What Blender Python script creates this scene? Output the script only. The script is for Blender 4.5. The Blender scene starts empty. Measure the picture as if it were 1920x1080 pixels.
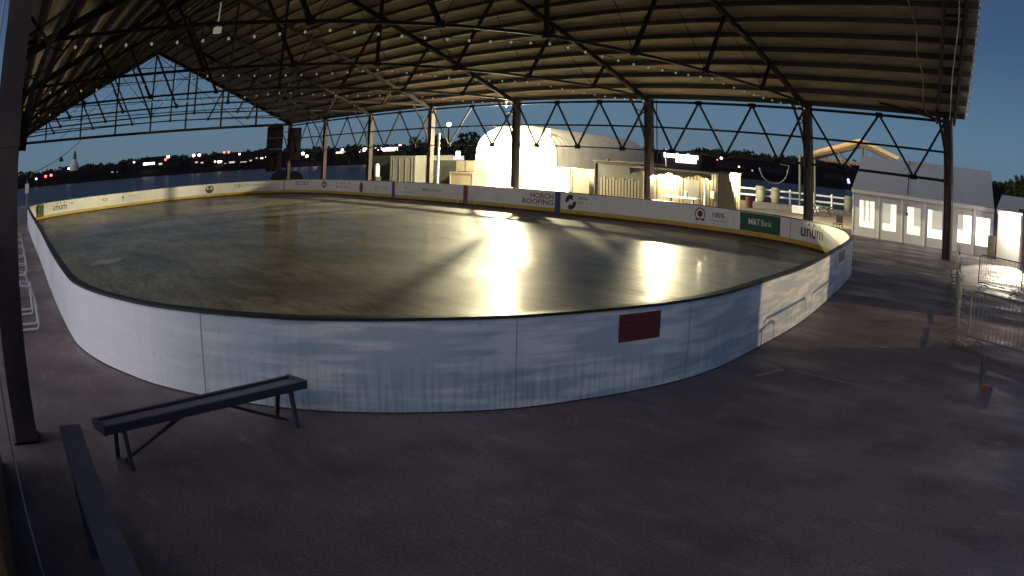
import bpy, bmesh, math, random
from mathutils import Vector, Matrix
random.seed(7)
R = math.radians
sc = bpy.context.scene
COL = sc.collection

# ------------------------------------------------------------------ helpers
class MB:
    """Collects polygons in world coordinates; build() links them as one mesh object."""
    def __init__(s): s.v = []; s.f = []
    def add(s, vs, fs):
        n = len(s.v); s.v += [tuple(v) for v in vs]; s.f += [tuple(i + n for i in f) for f in fs]; return s
    def quad(s, a, b, c, d): return s.add([a, b, c, d], [(0, 1, 2, 3)])
    def hexa(s, p):   # 8 points: bottom 4, top 4
        return s.add(p, [(3, 2, 1, 0), (4, 5, 6, 7), (0, 1, 5, 4), (1, 2, 6, 5), (2, 3, 7, 6), (3, 0, 4, 7)])
    def box(s, x0, x1, y0, y1, z0, z1):
        return s.hexa([(x0, y0, z0), (x1, y0, z0), (x1, y1, z0), (x0, y1, z0), (x0, y0, z1), (x1, y0, z1), (x1, y1, z1), (x0, y1, z1)])
    def obox(s, c, ux, w, d, z0, z1):   # c front-left corner xy, ux unit dir along the front, w width, d depth to the left-hand side
        a = Vector((c[0], c[1])); u = Vector(ux).normalized(); n = Vector((-u.y, u.x))
        q = [a, a + u * w, a + u * w + n * d, a + n * d]
        return s.hexa([(p.x, p.y, z0) for p in q] + [(p.x, p.y, z1) for p in q])
    def bar(s, p, q, w, h, up=(0, 0, 1)):
        p = Vector(p); q = Vector(q); t = (q - p).normalized(); up = Vector(up)
        if abs(t.dot(up)) > .98: up = Vector((1, 0, 0))
        a = t.cross(up).normalized() * w / 2; b = a.cross(t).normalized() * h / 2
        return s.hexa([p - a - b, p + a - b, q + a - b, q - a - b, p - a + b, p + a + b, q + a + b, q - a + b])
    def tube(s, pts, r, n=6, cap=True):
        pts = [Vector(p) for p in pts]; rs = r if isinstance(r, (list, tuple)) else [r] * len(pts); vs = []; fs = []
        for i, p in enumerate(pts):
            t = (pts[min(i + 1, len(pts) - 1)] - pts[max(i - 1, 0)]).normalized()
            u = Vector((0, 0, 1)) if abs(t.z) < .9 else Vector((1, 0, 0))
            a = t.cross(u).normalized(); b = t.cross(a)
            for k in range(n):
                g = 2 * math.pi * k / n; vs.append(p + (a * math.cos(g) + b * math.sin(g)) * rs[i])
        for i in range(len(pts) - 1):
            for k in range(n):
                fs.append((i * n + k, i * n + (k + 1) % n, (i + 1) * n + (k + 1) % n, (i + 1) * n + k))
        if cap: fs += [tuple(range(n))[::-1], tuple((len(pts) - 1) * n + k for k in range(n))]
        return s.add(vs, fs)
    def ball(s, c, r, n=8, m=6, sz=1.0):
        c = Vector(c); vs = [c + Vector((0, 0, r * sz))]; fs = []
        for i in range(1, m):
            a = math.pi * i / m
            for k in range(n):
                g = 2 * math.pi * k / n; vs.append(c + Vector((r * math.sin(a) * math.cos(g), r * math.sin(a) * math.sin(g), r * sz * math.cos(a))))
        vs.append(c - Vector((0, 0, r * sz)))
        for k in range(n): fs.append((0, 1 + k, 1 + (k + 1) % n))
        for i in range(m - 2):
            for k in range(n): fs.append((1 + i * n + k, 1 + (i + 1) * n + k, 1 + (i + 1) * n + (k + 1) % n, 1 + i * n + (k + 1) % n))
        l = len(vs) - 1; o = 1 + (m - 2) * n
        for k in range(n): fs.append((l, o + (k + 1) % n, o + k))
        return s.add(vs, fs)
    def build(s, name, mat, parent=None, smooth=False):
        off = Vector((0, 0, 0))
        p = parent
        while p is not None: off += p.location; p = p.parent
        me = bpy.data.meshes.new(name); me.from_pydata([Vector(v) - off for v in s.v], [], s.f); me.update()
        bm = bmesh.new(); bm.from_mesh(me); bmesh.ops.recalc_face_normals(bm, faces=bm.faces); bm.to_mesh(me); bm.free()
        if mat: me.materials.append(mat)
        if smooth:
            for f in me.polygons: f.use_smooth = True
        o = bpy.data.objects.new(name, me); COL.objects.link(o)
        if parent: o.parent = parent
        return o

def thing(name, label, cat, loc=(0, 0, 0), group=None):
    o = bpy.data.objects.new(name, None); COL.objects.link(o); o.location = loc; o.empty_display_size = .2
    return tag(o, label, cat, group)
def tag(o, label, cat, group=None):
    o['label'] = label; o['category'] = cat
    if group: o['group'] = group
    return o
def setting(o, kind='structure'):
    o['kind'] = kind; return o
def dup(root, loc, rotz=None, label=None, group=None):
    def cp(o, par):
        c = o.copy(); COL.objects.link(c); c.parent = par
        for ch in list(o.children): cp(ch, c)
        return c
    r = cp(root, None); r.location = loc
    if rotz is not None: r.rotation_euler = (0, 0, rotz)
    if label: r['label'] = label
    if group: r['group'] = group
    return r

# ------------------------------------------------------------------ materials
def mat(name, col, rough=.6, metal=0., noise=0., nscale=4., emit=None, estr=0., spec=.5, bump=0., bscale=20., stretch=(1, 1, 1), col2=None, lo=.35, hi=.65, detail=6.):
    m = bpy.data.materials.new(name); m.use_nodes = True; nt = m.node_tree; b = nt.nodes['Principled BSDF']
    b.inputs['Base Color'].default_value = (*col, 1); b.inputs['Roughness'].default_value = rough; b.inputs['Metallic'].default_value = metal
    b.inputs['Specular IOR Level'].default_value = spec
    if emit: b.inputs['Emission Color'].default_value = (*emit, 1); b.inputs['Emission Strength'].default_value = estr
    if noise or col2 or bump:
        tc = nt.nodes.new('ShaderNodeTexCoord'); mp = nt.nodes.new('ShaderNodeMapping'); mp.inputs['Scale'].default_value = stretch
        nt.links.new(tc.outputs['Object'], mp.inputs['Vector'])
    if noise or col2:
        n = nt.nodes.new('ShaderNodeTexNoise'); n.inputs['Scale'].default_value = nscale; n.inputs['Detail'].default_value = detail; n.inputs['Roughness'].default_value = .65
        nt.links.new(mp.outputs[0], n.inputs['Vector'])
        cr = nt.nodes.new('ShaderNodeValToRGB'); cr.color_ramp.elements[0].position = lo; cr.color_ramp.elements[1].position = hi
        c2 = col2 or tuple(c * (1 - noise) for c in col)
        cr.color_ramp.elements[0].color = (*c2, 1); cr.color_ramp.elements[1].color = (*col, 1)
        nt.links.new(n.outputs['Fac'], cr.inputs[0]); nt.links.new(cr.outputs[0], b.inputs['Base Color'])
    if bump:
        n2 = nt.nodes.new('ShaderNodeTexNoise'); n2.inputs['Scale'].default_value = bscale; n2.inputs['Detail'].default_value = 4
        bp = nt.nodes.new('ShaderNodeBump'); bp.inputs['Strength'].default_value = bump; bp.inputs['Distance'].default_value = .02
        nt.links.new(mp.outputs[0], n2.inputs['Vector']); nt.links.new(n2.outputs['Fac'], bp.inputs['Height']); nt.links.new(bp.outputs[0], b.inputs['Normal'])
    return m
def glow(name, col, s):
    m = bpy.data.materials.new(name); m.use_nodes = True; b = m.node_tree.nodes['Principled BSDF']
    b.inputs['Base Color'].default_value = (.6, .6, .6, 1); b.inputs['Emission Color'].default_value = (*col, 1); b.inputs['Emission Strength'].default_value = s
    return m

M = {}
M['steel'] = mat('dark steel', (.022, .018, .016), .65, .0, spec=.25, noise=.5, nscale=1.5)
M['steel_rust'] = mat('rusty column steel', (.078, .056, .05), .7, .0, col2=(.04, .03, .03), nscale=1.2)
M['deck'] = mat('weathered roof boards', (.56, .5, .355), .85, col2=(.28, .245, .18), nscale=1.6, stretch=(.35, 2.5, 2.5), lo=.3, hi=.7, bump=.4, bscale=9)
M['purlin'] = mat('old timber purlin', (.1, .085, .07), .9, col2=(.05, .042, .036), nscale=2.2, stretch=(.3, 3, 3))
M['navy'] = mat('black cap plastic', (.012, .013, .02), .45)
M['yellow'] = mat('yellow kick plate', (.62, .42, .035), .45, noise=.25, nscale=3)
M['shade_strip'] = mat('dark foot shade', (.05, .03, .028), .7)
M['inner_board'] = mat('white rink board', (.82, .82, .81), .38, noise=.1, nscale=1.2)
M['ink_black'] = mat('black print', (.02, .02, .022), .5)
M['ink_grey'] = mat('grey print', (.27, .29, .30), .5)
M['ink_pale'] = mat('pale grey print', (.46, .47, .47), .5)
M['ink_blue'] = mat('blue print', (.03, .05, .16), .5)
M['ink_sky'] = mat('pale blue print', (.33, .4, .53), .5)
M['ink_red'] = mat('dark red print', (.21, .035, .03), .5)
M['ink_brick'] = mat('brick red print', (.30, .1, .08), .5)
M['ink_maroon'] = mat('maroon print', (.11, .022, .026), .5)
M['ink_green'] = mat('green banner', (.012, .1, .052), .5, noise=.2)
M['ink_white'] = mat('white print', (.72, .74, .72), .5)
M['white_paint'] = mat('white paint', (.75, .75, .73), .5, noise=.12, nscale=3)
M['white_pvc'] = mat('white pvc pipe', (.5, .52, .53), .35)
M['alu'] = mat('grey bench plank', (.2, .2, .24), .5, .1, noise=.35, nscale=2, stretch=(8, 8, 8))
M['bench_edge'] = mat('dark bench frame', (.05, .045, .06), .5)
M['rail_wood'] = mat('painted rail timber', (.1, .1, .14), .7, noise=.4, nscale=2)
M['galv'] = mat('galvanised tube', (.2, .22, .21), .5, .5, noise=.2)
M['fabric_white'] = mat('white tent fabric', (.25, .26, .275), .6, noise=.12, nscale=.6)
M['tent_wall'] = mat('white tent wall', (.56, .56, .55), .6, noise=.1, nscale=.8)
M['wood'] = mat('new timber', (.36, .22, .1), .7, col2=(.24, .14, .065), nscale=1.5, stretch=(1, 6, 6))
M['wood_dark'] = mat('dark timber', (.05, .035, .03), .8, noise=.3)
M['container_white'] = mat('off white container', (.15, .145, .13), .5, noise=.2, nscale=.8)
M['container_dark'] = mat('dark green container', (.02, .022, .017), .6, noise=.3)
M['container_tan'] = mat('tan cabinet', (.11, .1, .075), .6, noise=.1)
M['container_brown'] = mat('brown corrugated steel', (.17, .14, .09), .5, noise=.2)
M['awning'] = mat('dark awning cloth', (.05, .045, .038), .9, noise=.3, nscale=2)
M['crate'] = mat('tan crate', (.15, .13, .09), .7, noise=.25, nscale=1.5)
M['barrel'] = mat('pale barrel', (.2, .2, .16), .6, noise=.2)
M['red'] = mat('dark red plastic', (.09, .012, .012), .5)
M['speaker'] = mat('black speaker cloth', (.012, .010, .013), .9, spec=.03)
M['crown'] = mat('dark foliage', (.03, .042, .024), .9, spec=.1, col2=(.016, .022, .014), nscale=.6)
M['bark'] = mat('dark bark', (.04, .03, .025), .9)
M['bulb'] = mat('frosted bulb', (.85, .83, .78), .4, emit=(1, .93, .82), estr=.16)
M['wire'] = mat('black wire', (.02, .02, .02), .6)
M['cable'] = mat('pale grey cable', (.33, .36, .42), .5)
M['plastic_green'] = mat('green cloth', (.06, .16, .05), .7, col2=(.03, .05, .03), nscale=3)
M['hangar_front'] = mat('white arch wall', (.78, .77, .74), .6, noise=.06, nscale=.6)
M['hangar_roof'] = mat('galvanised arch roof', (.3, .29, .28), .5, .1, noise=.25, nscale=.5)
M['house'] = mat('far dark wall', (.016, .014, .014), .9, spec=.05)
M['house_roof'] = mat('far dark roof', (.01, .009, .01), .9, spec=.05)
M['steeple'] = mat('pale dome stone', (.5, .46, .42), .8)
M['copper'] = mat('green copper roof', (.03, .06, .05), .6)
M['curtain'] = mat('glowing tent curtain', (.35, .33, .28), .9, emit=(1, .92, .76), estr=.42)  # emission stands in for window light coming through the cloth
M['brown_wall'] = mat('brown plank wall', (.26, .17, .09), .7, col2=(.17, .11, .06), nscale=2, stretch=(8, 8, 1))
M['brick'] = mat('shade wall brick', (.2, .09, .06), .85, noise=.3)
M['lamp_white'] = glow('white far lamp', (1, .93, .9), 9)
M['lamp_pink'] = glow('pink white far lamp', (1, .62, .66), 8)
M['lamp_red'] = glow('red far lamp', (1, .08, .07), 5)
M['lamp_violet'] = glow('violet far lamp', (.62, .5, 1), 9)
M['lamp_amber'] = glow('amber far lamp', (1, .62, .32), 4)
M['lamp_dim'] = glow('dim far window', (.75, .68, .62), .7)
M['lamp_blue'] = glow('blue far lamp', (.08, .22, 1), 4)
M['pane_bright'] = glow('bright vinyl window', (1, .95, .9), 2.4)
M['pane_warm'] = glow('warm vinyl window', (1, .9, .68), 1.0)
M['pane_dim'] = glow('dim vinyl window', (.8, .74, .6), .42)
M['lamp_flood'] = glow('flood lens', (1, .86, .6), 30)

def ground_material():
    m = bpy.data.materials.new('wet asphalt'); m.use_nodes = True; nt = m.node_tree; b = nt.nodes['Principled BSDF']; L = nt.links.new
    tc = nt.nodes.new('ShaderNodeTexCoord')
    def noise(scale, st=(1, 1, 1), det=6):
        mp = nt.nodes.new('ShaderNodeMapping'); mp.inputs['Scale'].default_value = st; L(tc.outputs['Object'], mp.inputs[0])
        n = nt.nodes.new('ShaderNodeTexNoise'); n.inputs['Scale'].default_value = scale; n.inputs['Detail'].default_value = det; L(mp.outputs[0], n.inputs['Vector']); return n.outputs['Fac']
    def ramp(f, a, b_, c0, c1):
        r = nt.nodes.new('ShaderNodeValToRGB'); e = r.color_ramp.elements; e[0].position = a; e[1].position = b_; e[0].color = (*c0, 1); e[1].color = (*c1, 1); L(f, r.inputs[0]); return r.outputs[0]
    big = ramp(noise(.35), .35, .7, (.125, .102, .104), (.18, .152, .153))
    fine = ramp(noise(28, det=2), .3, .75, (.7, .7, .7), (1.35, 1.3, 1.3))
    mx = nt.nodes.new('ShaderNodeMix'); mx.data_type = 'RGBA'; mx.blend_type = 'MULTIPLY'; mx.inputs[0].default_value = 1
    L(big, mx.inputs[6]); L(fine, mx.inputs[7])
    def mul(a, c):
        x = nt.nodes.new('ShaderNodeMix'); x.data_type = 'RGBA'; x.blend_type = 'MULTIPLY'; x.inputs[0].default_value = 1; L(a, x.inputs[6]); L(c, x.inputs[7]); return x.outputs[2]
    stain = ramp(noise(1.1, (1, 1, 1), 7), .34, .52, (.76, .75, .77), (1, 1, 1)); wear = ramp(noise(2.6, (.7, 1.4, 1), 8), .56, .74, (1, 1, 1), (1.45, 1.42, 1.4))
    L(mul(mul(mx.outputs[2], stain), wear), b.inputs['Base Color'])
    rr = ramp(noise(.6, (.5, 1.6, 1)), .38, .62, (.38, .38, .38), (.8, .8, .8)); L(rr, b.inputs['Roughness'])
    b.inputs['Specular IOR Level'].default_value = .22
    bp = nt.nodes.new('ShaderNodeBump'); bp.inputs['Strength'].default_value = .5; bp.inputs['Distance'].default_value = .012
    L(noise(45, det=3), bp.inputs['Height']); L(bp.outputs[0], b.inputs['Normal'])
    return m
def ice_material():
    m = bpy.data.materials.new('wet rink floor'); m.use_nodes = True; nt = m.node_tree; b = nt.nodes['Principled BSDF']; L = nt.links.new
    tc = nt.nodes.new('ShaderNodeTexCoord')
    def noise(scale, st=(1, 1, 1), det=6, rot=0):
        mp = nt.nodes.new('ShaderNodeMapping'); mp.inputs['Scale'].default_value = st; mp.inputs['Rotation'].default_value = (0, 0, rot); L(tc.outputs['Object'], mp.inputs[0])
        n = nt.nodes.new('ShaderNodeTexNoise'); n.inputs['Scale'].default_value = scale; n.inputs['Detail'].default_value = det; n.inputs['Roughness'].default_value = .6; L(mp.outputs[0], n.inputs['Vector']); return n.outputs['Fac']
    def ramp(f, a, b_, c0, c1):
        r = nt.nodes.new('ShaderNodeValToRGB'); e = r.color_ramp.elements; e[0].position = a; e[1].position = b_; e[0].color = (*c0, 1); e[1].color = (*c1, 1); L(f, r.inputs[0]); return r.outputs[0]
    c1 = ramp(noise(.22, (1, 1, 1), 7), .32, .7, (.052, .046, .036), (.28, .26, .21))
    c2 = ramp(noise(1.6, (.35, 1.5, 1), 8, .6), .3, .7, (.5, .5, .5), (1.3, 1.3, 1.25))
    c3 = ramp(noise(7, (.45, 1.3, 1), 8, .6), .34, .62, (.5, .5, .49), (1.25, 1.25, 1.22))
    mx = nt.nodes.new('ShaderNodeMix'); mx.data_type = 'RGBA'; mx.blend_type = 'MULTIPLY'; mx.inputs[0].default_value = 1
    L(c1, mx.inputs[6]); L(c2, mx.inputs[7])
    m3 = nt.nodes.new('ShaderNodeMix'); m3.data_type = 'RGBA'; m3.blend_type = 'MULTIPLY'; m3.inputs[0].default_value = 1; L(mx.outputs[2], m3.inputs[6]); L(c3, m3.inputs[7]); L(m3.outputs[2], b.inputs['Base Color'])
    L(ramp(noise(.5, (.4, 1.3, 1), 5, .5), .3, .72, (.42, .42, .42), (.55, .55, .55)), b.inputs['Roughness']); b.inputs['Coat Weight'].default_value = .22; L(ramp(noise(1.1, (.4, 1.4, 1), 6, .6), .35, .65, (.08, .08, .08), (.2, .2, .2)), b.inputs['Coat Roughness'])
    L(ramp(noise(.9, (.4, 1.4, 1), 8, .55), .36, .6, (.12, .12, .12), (.52, .52, .52)), b.inputs['Specular IOR Level'])
    bp = nt.nodes.new('ShaderNodeBump'); bp.inputs['Strength'].default_value = .1; bp.inputs['Distance'].default_value = .02
    L(noise(5.5, (.5, 1.4, 1), 5, .5), bp.inputs['Height']); L(bp.outputs[0], b.inputs['Normal'])
    return m
def water_material():
    m = mat('river water', (.012, .018, .03), .22, bump=.35, bscale=.22, stretch=(1, 2.2, 1)); nt = m.node_tree; b = nt.nodes['Principled BSDF']
    gl = nt.nodes.new('ShaderNodeBsdfGlossy'); gl.inputs['Roughness'].default_value = .28; gl.inputs['Color'].default_value = (.9, .9, .95, 1)
    df = nt.nodes.new('ShaderNodeBsdfDiffuse'); df.inputs['Color'].default_value = (.02, .026, .04, 1); mx = nt.nodes.new('ShaderNodeMixShader'); mx.inputs[0].default_value = .16
    nt.links.new(b.inputs['Normal'].links[0].from_socket, gl.inputs['Normal']); nt.links.new(df.outputs[0], mx.inputs[1]); nt.links.new(gl.outputs[0], mx.inputs[2]); nt.links.new(mx.outputs[0], nt.nodes['Material Output'].inputs[0]); return m
def outer_board_material():
    """White sheeting with light and shade painted in as broad upright bands, smears along it and streaks low down."""
    m = bpy.data.materials.new('light banded white sheeting'); m.use_nodes = True; nt = m.node_tree; b = nt.nodes['Principled BSDF']; L = nt.links.new
    tc = nt.nodes.new('ShaderNodeTexCoord'); uv = tc.outputs['UV']
    def noise(scale, st, det=4, off=(0, 0, 0)):
        mp = nt.nodes.new('ShaderNodeMapping'); mp.inputs['Scale'].default_value = st; mp.inputs['Location'].default_value = off; L(uv, mp.inputs[0])
        n = nt.nodes.new('ShaderNodeTexNoise'); n.noise_dimensions = '2D'; n.inputs['Scale'].default_value = scale; n.inputs['Detail'].default_value = det; L(mp.outputs[0], n.inputs['Vector']); return n.outputs['Fac']
    def ramp(f, a, b_, c0, c1):
        r = nt.nodes.new('ShaderNodeValToRGB'); e = r.color_ramp.elements; e[0].position = a; e[1].position = b_; e[0].color = (*c0, 1); e[1].color = (*c1, 1); L(f, r.inputs[0]); return r.outputs[0]
    def mul(a, c, f=1.):
        x = nt.nodes.new('ShaderNodeMix'); x.data_type = 'RGBA'; x.blend_type = 'MULTIPLY'; x.inputs[0].default_value = f; L(a, x.inputs[6]); L(c, x.inputs[7]); return x.outputs[2]
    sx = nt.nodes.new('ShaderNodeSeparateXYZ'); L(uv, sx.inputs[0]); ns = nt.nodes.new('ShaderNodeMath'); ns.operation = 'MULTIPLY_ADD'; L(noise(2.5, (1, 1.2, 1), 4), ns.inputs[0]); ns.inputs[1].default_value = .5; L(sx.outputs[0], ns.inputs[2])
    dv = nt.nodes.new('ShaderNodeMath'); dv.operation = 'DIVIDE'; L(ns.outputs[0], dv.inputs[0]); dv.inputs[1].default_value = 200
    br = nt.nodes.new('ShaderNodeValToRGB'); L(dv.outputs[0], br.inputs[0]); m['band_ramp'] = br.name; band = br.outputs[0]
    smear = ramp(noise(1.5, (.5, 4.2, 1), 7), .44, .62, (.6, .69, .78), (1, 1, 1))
    streak = ramp(noise(11, (1.6, .1, 1), 3), .4, .58, (.68, .75, .82), (1, 1, 1))
    grit = ramp(noise(14, (1, 1, 1), 3), .26, .34, (.45, .45, .45), (1, 1, 1))
    sep = nt.nodes.new('ShaderNodeSeparateXYZ'); L(uv, sep.inputs[0])
    low = nt.nodes.new('ShaderNodeMapRange'); low.inputs[1].default_value = .75; low.inputs[2].default_value = .3; low.inputs[3].default_value = 0; low.inputs[4].default_value = .8; L(sep.outputs[1], low.inputs[0])
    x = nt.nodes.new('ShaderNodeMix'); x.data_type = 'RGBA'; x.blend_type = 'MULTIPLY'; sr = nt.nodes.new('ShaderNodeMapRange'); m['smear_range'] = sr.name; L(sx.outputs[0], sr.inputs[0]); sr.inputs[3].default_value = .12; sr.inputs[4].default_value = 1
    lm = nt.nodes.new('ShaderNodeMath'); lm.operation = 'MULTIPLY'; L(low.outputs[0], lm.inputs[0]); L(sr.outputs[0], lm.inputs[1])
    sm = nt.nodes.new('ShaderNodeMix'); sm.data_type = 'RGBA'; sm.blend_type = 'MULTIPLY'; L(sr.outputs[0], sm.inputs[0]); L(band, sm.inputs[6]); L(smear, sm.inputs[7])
    L(lm.outputs[0], x.inputs[0]); L(sm.outputs[2], x.inputs[6]); L(streak, x.inputs[7])
    L(mul(x.outputs[2], grit, .35), b.inputs['Base Color']); b.inputs['Roughness'].default_value = .45
    return m
def vary(m, lo, hi):
    nt = m.node_tree; b = nt.nodes['Principled BSDF']; src = b.inputs['Base Color'].links[0].from_socket; oi = nt.nodes.new('ShaderNodeObjectInfo'); mr = nt.nodes.new('ShaderNodeMapRange'); mr.inputs[3].default_value = lo; mr.inputs[4].default_value = hi
    x = nt.nodes.new('ShaderNodeMix'); x.data_type = 'RGBA'; x.blend_type = 'MULTIPLY'; x.inputs[0].default_value = 1; nt.links.new(oi.outputs['Random'], mr.inputs[0]); nt.links.new(src, x.inputs[6]); nt.links.new(mr.outputs[0], x.inputs[7]); nt.links.new(x.outputs[2], b.inputs['Base Color'])
vary(M['purlin'], .6, 1.35)
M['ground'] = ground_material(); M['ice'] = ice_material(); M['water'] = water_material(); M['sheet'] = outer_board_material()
M['joint'] = mat('pale worn joint', (.3, .28, .26), .8, noise=.5, nscale=5)
M['land'] = mat('far land', (.009, .007, .008), .95, spec=.02, noise=.4, nscale=.05)

# ------------------------------------------------------------------ ground, water, far shore
g = MB(); land = [(-84, -60), (-84, 30), (-79, 42), (-72, 47), (-80, 66), (-82, 90), (-60, 92), (-48, 62), (-44.6, 60.6), (-34, 68.6), (-20, 79), (10, 100), (90, 120), (90, -60)]
g.add([(x, y, 0) for x, y in land] + [(x, y, -2.6) for x, y in land], [tuple(range(len(land)))] + [(i, (i + 1) % len(land), (i + 1) % len(land) + len(land), i + len(land)) for i in range(len(land))])
setting(g.build('ground', M['ground']))
setting(MB().quad((-2500, -800, -2.2), (900, -800, -2.2), (900, 2500, -2.2), (-2500, 2500, -2.2)).build('water', M['water']))
def azdir(a): a = R(a); return math.sin(a), math.cos(a)
prof = [(-110, .004), (-95, .003), (-88, .003), (-84, .0045), (-79, .0062), (-76, .0065), (-72.5, .0052), (-70.8, .0066), (-68.7, .0075), (-65.9, .005), (-61, .0055), (-57, .008), (-53, .012), (-48, .012), (-41.6, .008), (-38.9, .0115), (-37, .015), (-35, .017), (-33, .016), (-31, .016), (-28, .02), (-25, .022), (-18, .02), (-10, .02), (0, .02), (20, .02)]
def prof_el(a):
    for (a0, e0), (a1, e1) in zip(prof, prof[1:]):
        if a0 <= a <= a1: return e0 + (e1 - e0) * (a - a0) / (a1 - a0)
    return .004
h = MB(); n = 0; N = 260
for i in range(N + 1):
    a = -110 + 130 * i / N; dx, dy = azdir(a); e = prof_el(a)
    jit = random.uniform(-.0006, .0006)
    for d, z in ((376, -2.4), (384, -.6), (410, 3 + (e * .35) * 410), (470, 3 + (e + jit) * 470), (620, 2), (620, -4)): h.v.append((dx * d, dy * d, z))
for i in range(N):
    for k in range(5): h.f.append((i * 6 + k, (i + 1) * 6 + k, (i + 1) * 6 + k + 1, i * 6 + k + 1))
setting(h.build('hills', M['land']))

def leaf_cloud(mb, c, rx, ry, rz, n, s):
    for _ in range(n):
        while True:
            p = Vector((random.uniform(-1, 1), random.uniform(-1, 1), random.uniform(-1, 1)))
            if .25 < p.length < 1: break
        q = Vector((c[0] + p.x * rx, c[1] + p.y * ry, c[2] + p.z * rz)); u = Vector((random.gauss(0, 1), random.gauss(0, 1), random.gauss(0, 1))).normalized(); v = u.orthogonal().normalized()
        k = s * random.uniform(.6, 1.4); mb.add([q - u * k, q + v * k * .6, q + u * k, q - v * k * .6], [(0, 1, 2, 3)])
# treeline on the far crest: one mass nobody could count
t = MB()
for i in range(420):
    a = random.uniform(-92, -8); dx, dy = azdir(a); d = random.uniform(440, 470); e = prof_el(a); z = 3 + e * 470
    w = random.uniform(2, 5); leaf_cloud(t, (dx * d, dy * d, z - 1), w, w, random.uniform(1.2, 3.2), 26, 1.3)
setting(t.build('treeline', M['crown']), 'stuff')

def tree(x, y, z0, hgt, rad, label, group, nl=260, cone=False):
    o = thing('tree', label, 'tree', (x, y, z0), group)
    tr = MB().tube([(x, y, z0), (x + .1, y, z0 + hgt * .45), (x - .1, y, z0 + hgt * .85)], [rad * .09, rad * .06, rad * .02])
    for k in range(5):
        g_ = k * 1.3; tr.tube([(x, y, z0 + hgt * (.35 + .08 * k)), (x + math.cos(g_) * rad * .6, y + math.sin(g_) * rad * .6, z0 + hgt * (.5 + .08 * k))], [rad * .03, rad * .01], 5)
    tr.build('trunk', M['bark'], o)
    c = MB(); 
    for k in range(9):
        f = random.random(); r_ = rad * (.75 * (1 - f) + .15 if cone else random.uniform(.35, .55))
        ang = random.uniform(0, 6.28); rr = 0 if cone else rad * random.uniform(.1, .6)
        leaf_cloud(c, (x + math.cos(ang) * rr, y + math.sin(ang) * rr, z0 + hgt * (.35 + .6 * f)), r_, r_, r_ * .7, nl // 9, rad * .13)
    c.build('crown', M['crown'], o); return o
# dark trees on the near bank left of the arch shed (beyond the white container)
for i, (az, d, top, lab) in enumerate([(-58.6, 150, 4.6, 'low dark tree at the left end of the bank behind the white container'), (-57.6, 160, 5.6, 'round dark tree behind the lit pole and the white container'), (-56.4, 150, 5.4, 'dark tree just left of the bright mast lamp'), (-55.4, 165, 5.8, 'dark tree right under the bright mast lamp'), (-54.6, 150, 6.2, 'pointed dark tree between the mast lamp and the arch building'), (-53.8, 140, 5.6, 'dark tree touching the left edge of the white arch wall'), (-52.6, 150, 5.3, 'dark tree hidden mostly by the white arch wall'),
        (-62.2, 330, 5.2, 'hazy bare tree above the violet lamps'), (-64.4, 330, 5.4, 'hazy bare tree right of the corner post'), (-60.4, 340, 5.4, 'hazy bare tree above the long bright sign')]):
    dx, dy = azdir(az); tree(dx * d, dy * d, -1.5, top + 1.5 + .35, (3.1 if d < 200 else 5.2), lab, 'dark trees by the river', 330, i == 4)
for az, d, top, r_, lab in [(-12.3, 75, 5.2, 2.6, 'dark tree above the brown wall by the bright entrance tent'), (-11.2, 70, 5.6, 2.8, 'dark tree at the far right edge of the yard')]:
    dx, dy = azdir(az); tree(dx * d, dy * d, 0, top, r_, lab, 'trees behind the tents', 420)

# ------------------------------------------------------------------ far shore buildings and lamps
def far_pt(az, el, d): dx, dy = azdir(az); return Vector((dx * d, dy * d, 3 + el * d))
def house(az, el, w, hh, label, lamps, d=395):
    p = far_pt(az, el, d); dx, dy = azdir(az); u = Vector((dy, -dx, 0)); nrm = Vector((dx, dy, 0))
    o = thing('far_house', label, 'house', (p.x, p.y, p.z - hh), 'houses across the river')
    a = p - u * w / 2; z0 = p.z - hh
    c = [a, a + u * w, a + u * w + nrm * 6, a + nrm * 6]
    MB().hexa([(q.x, q.y, z0 - 4) for q in c] + [(q.x, q.y, p.z) for q in c]).build('wall', M['house'], o)
    rt = hh * .45; m0 = (c[0] + c[3]) / 2; m1 = (c[1] + c[2]) / 2
    MB().add([(q.x, q.y, p.z + .01) for q in c] + [(m0.x, m0.y, p.z + rt), (m1.x, m1.y, p.z + rt)], [(0, 1, 5, 4), (2, 3, 4, 5), (0, 4, 3), (1, 2, 5), (3, 2, 1, 0)]).build('roof', M['house_roof'], o)
    for (ux, uz, s, mm) in lamps:
        q = p + u * ux * w / 2 - nrm * .15; zz = z0 + uz * hh
        MB().obox((q.x - u.x * s / 2, q.y - u.y * s / 2), (u.x, u.y), s, .12, zz, zz + min(1.0, s * .5)).build('window', M[mm], o)
    return o
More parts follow.
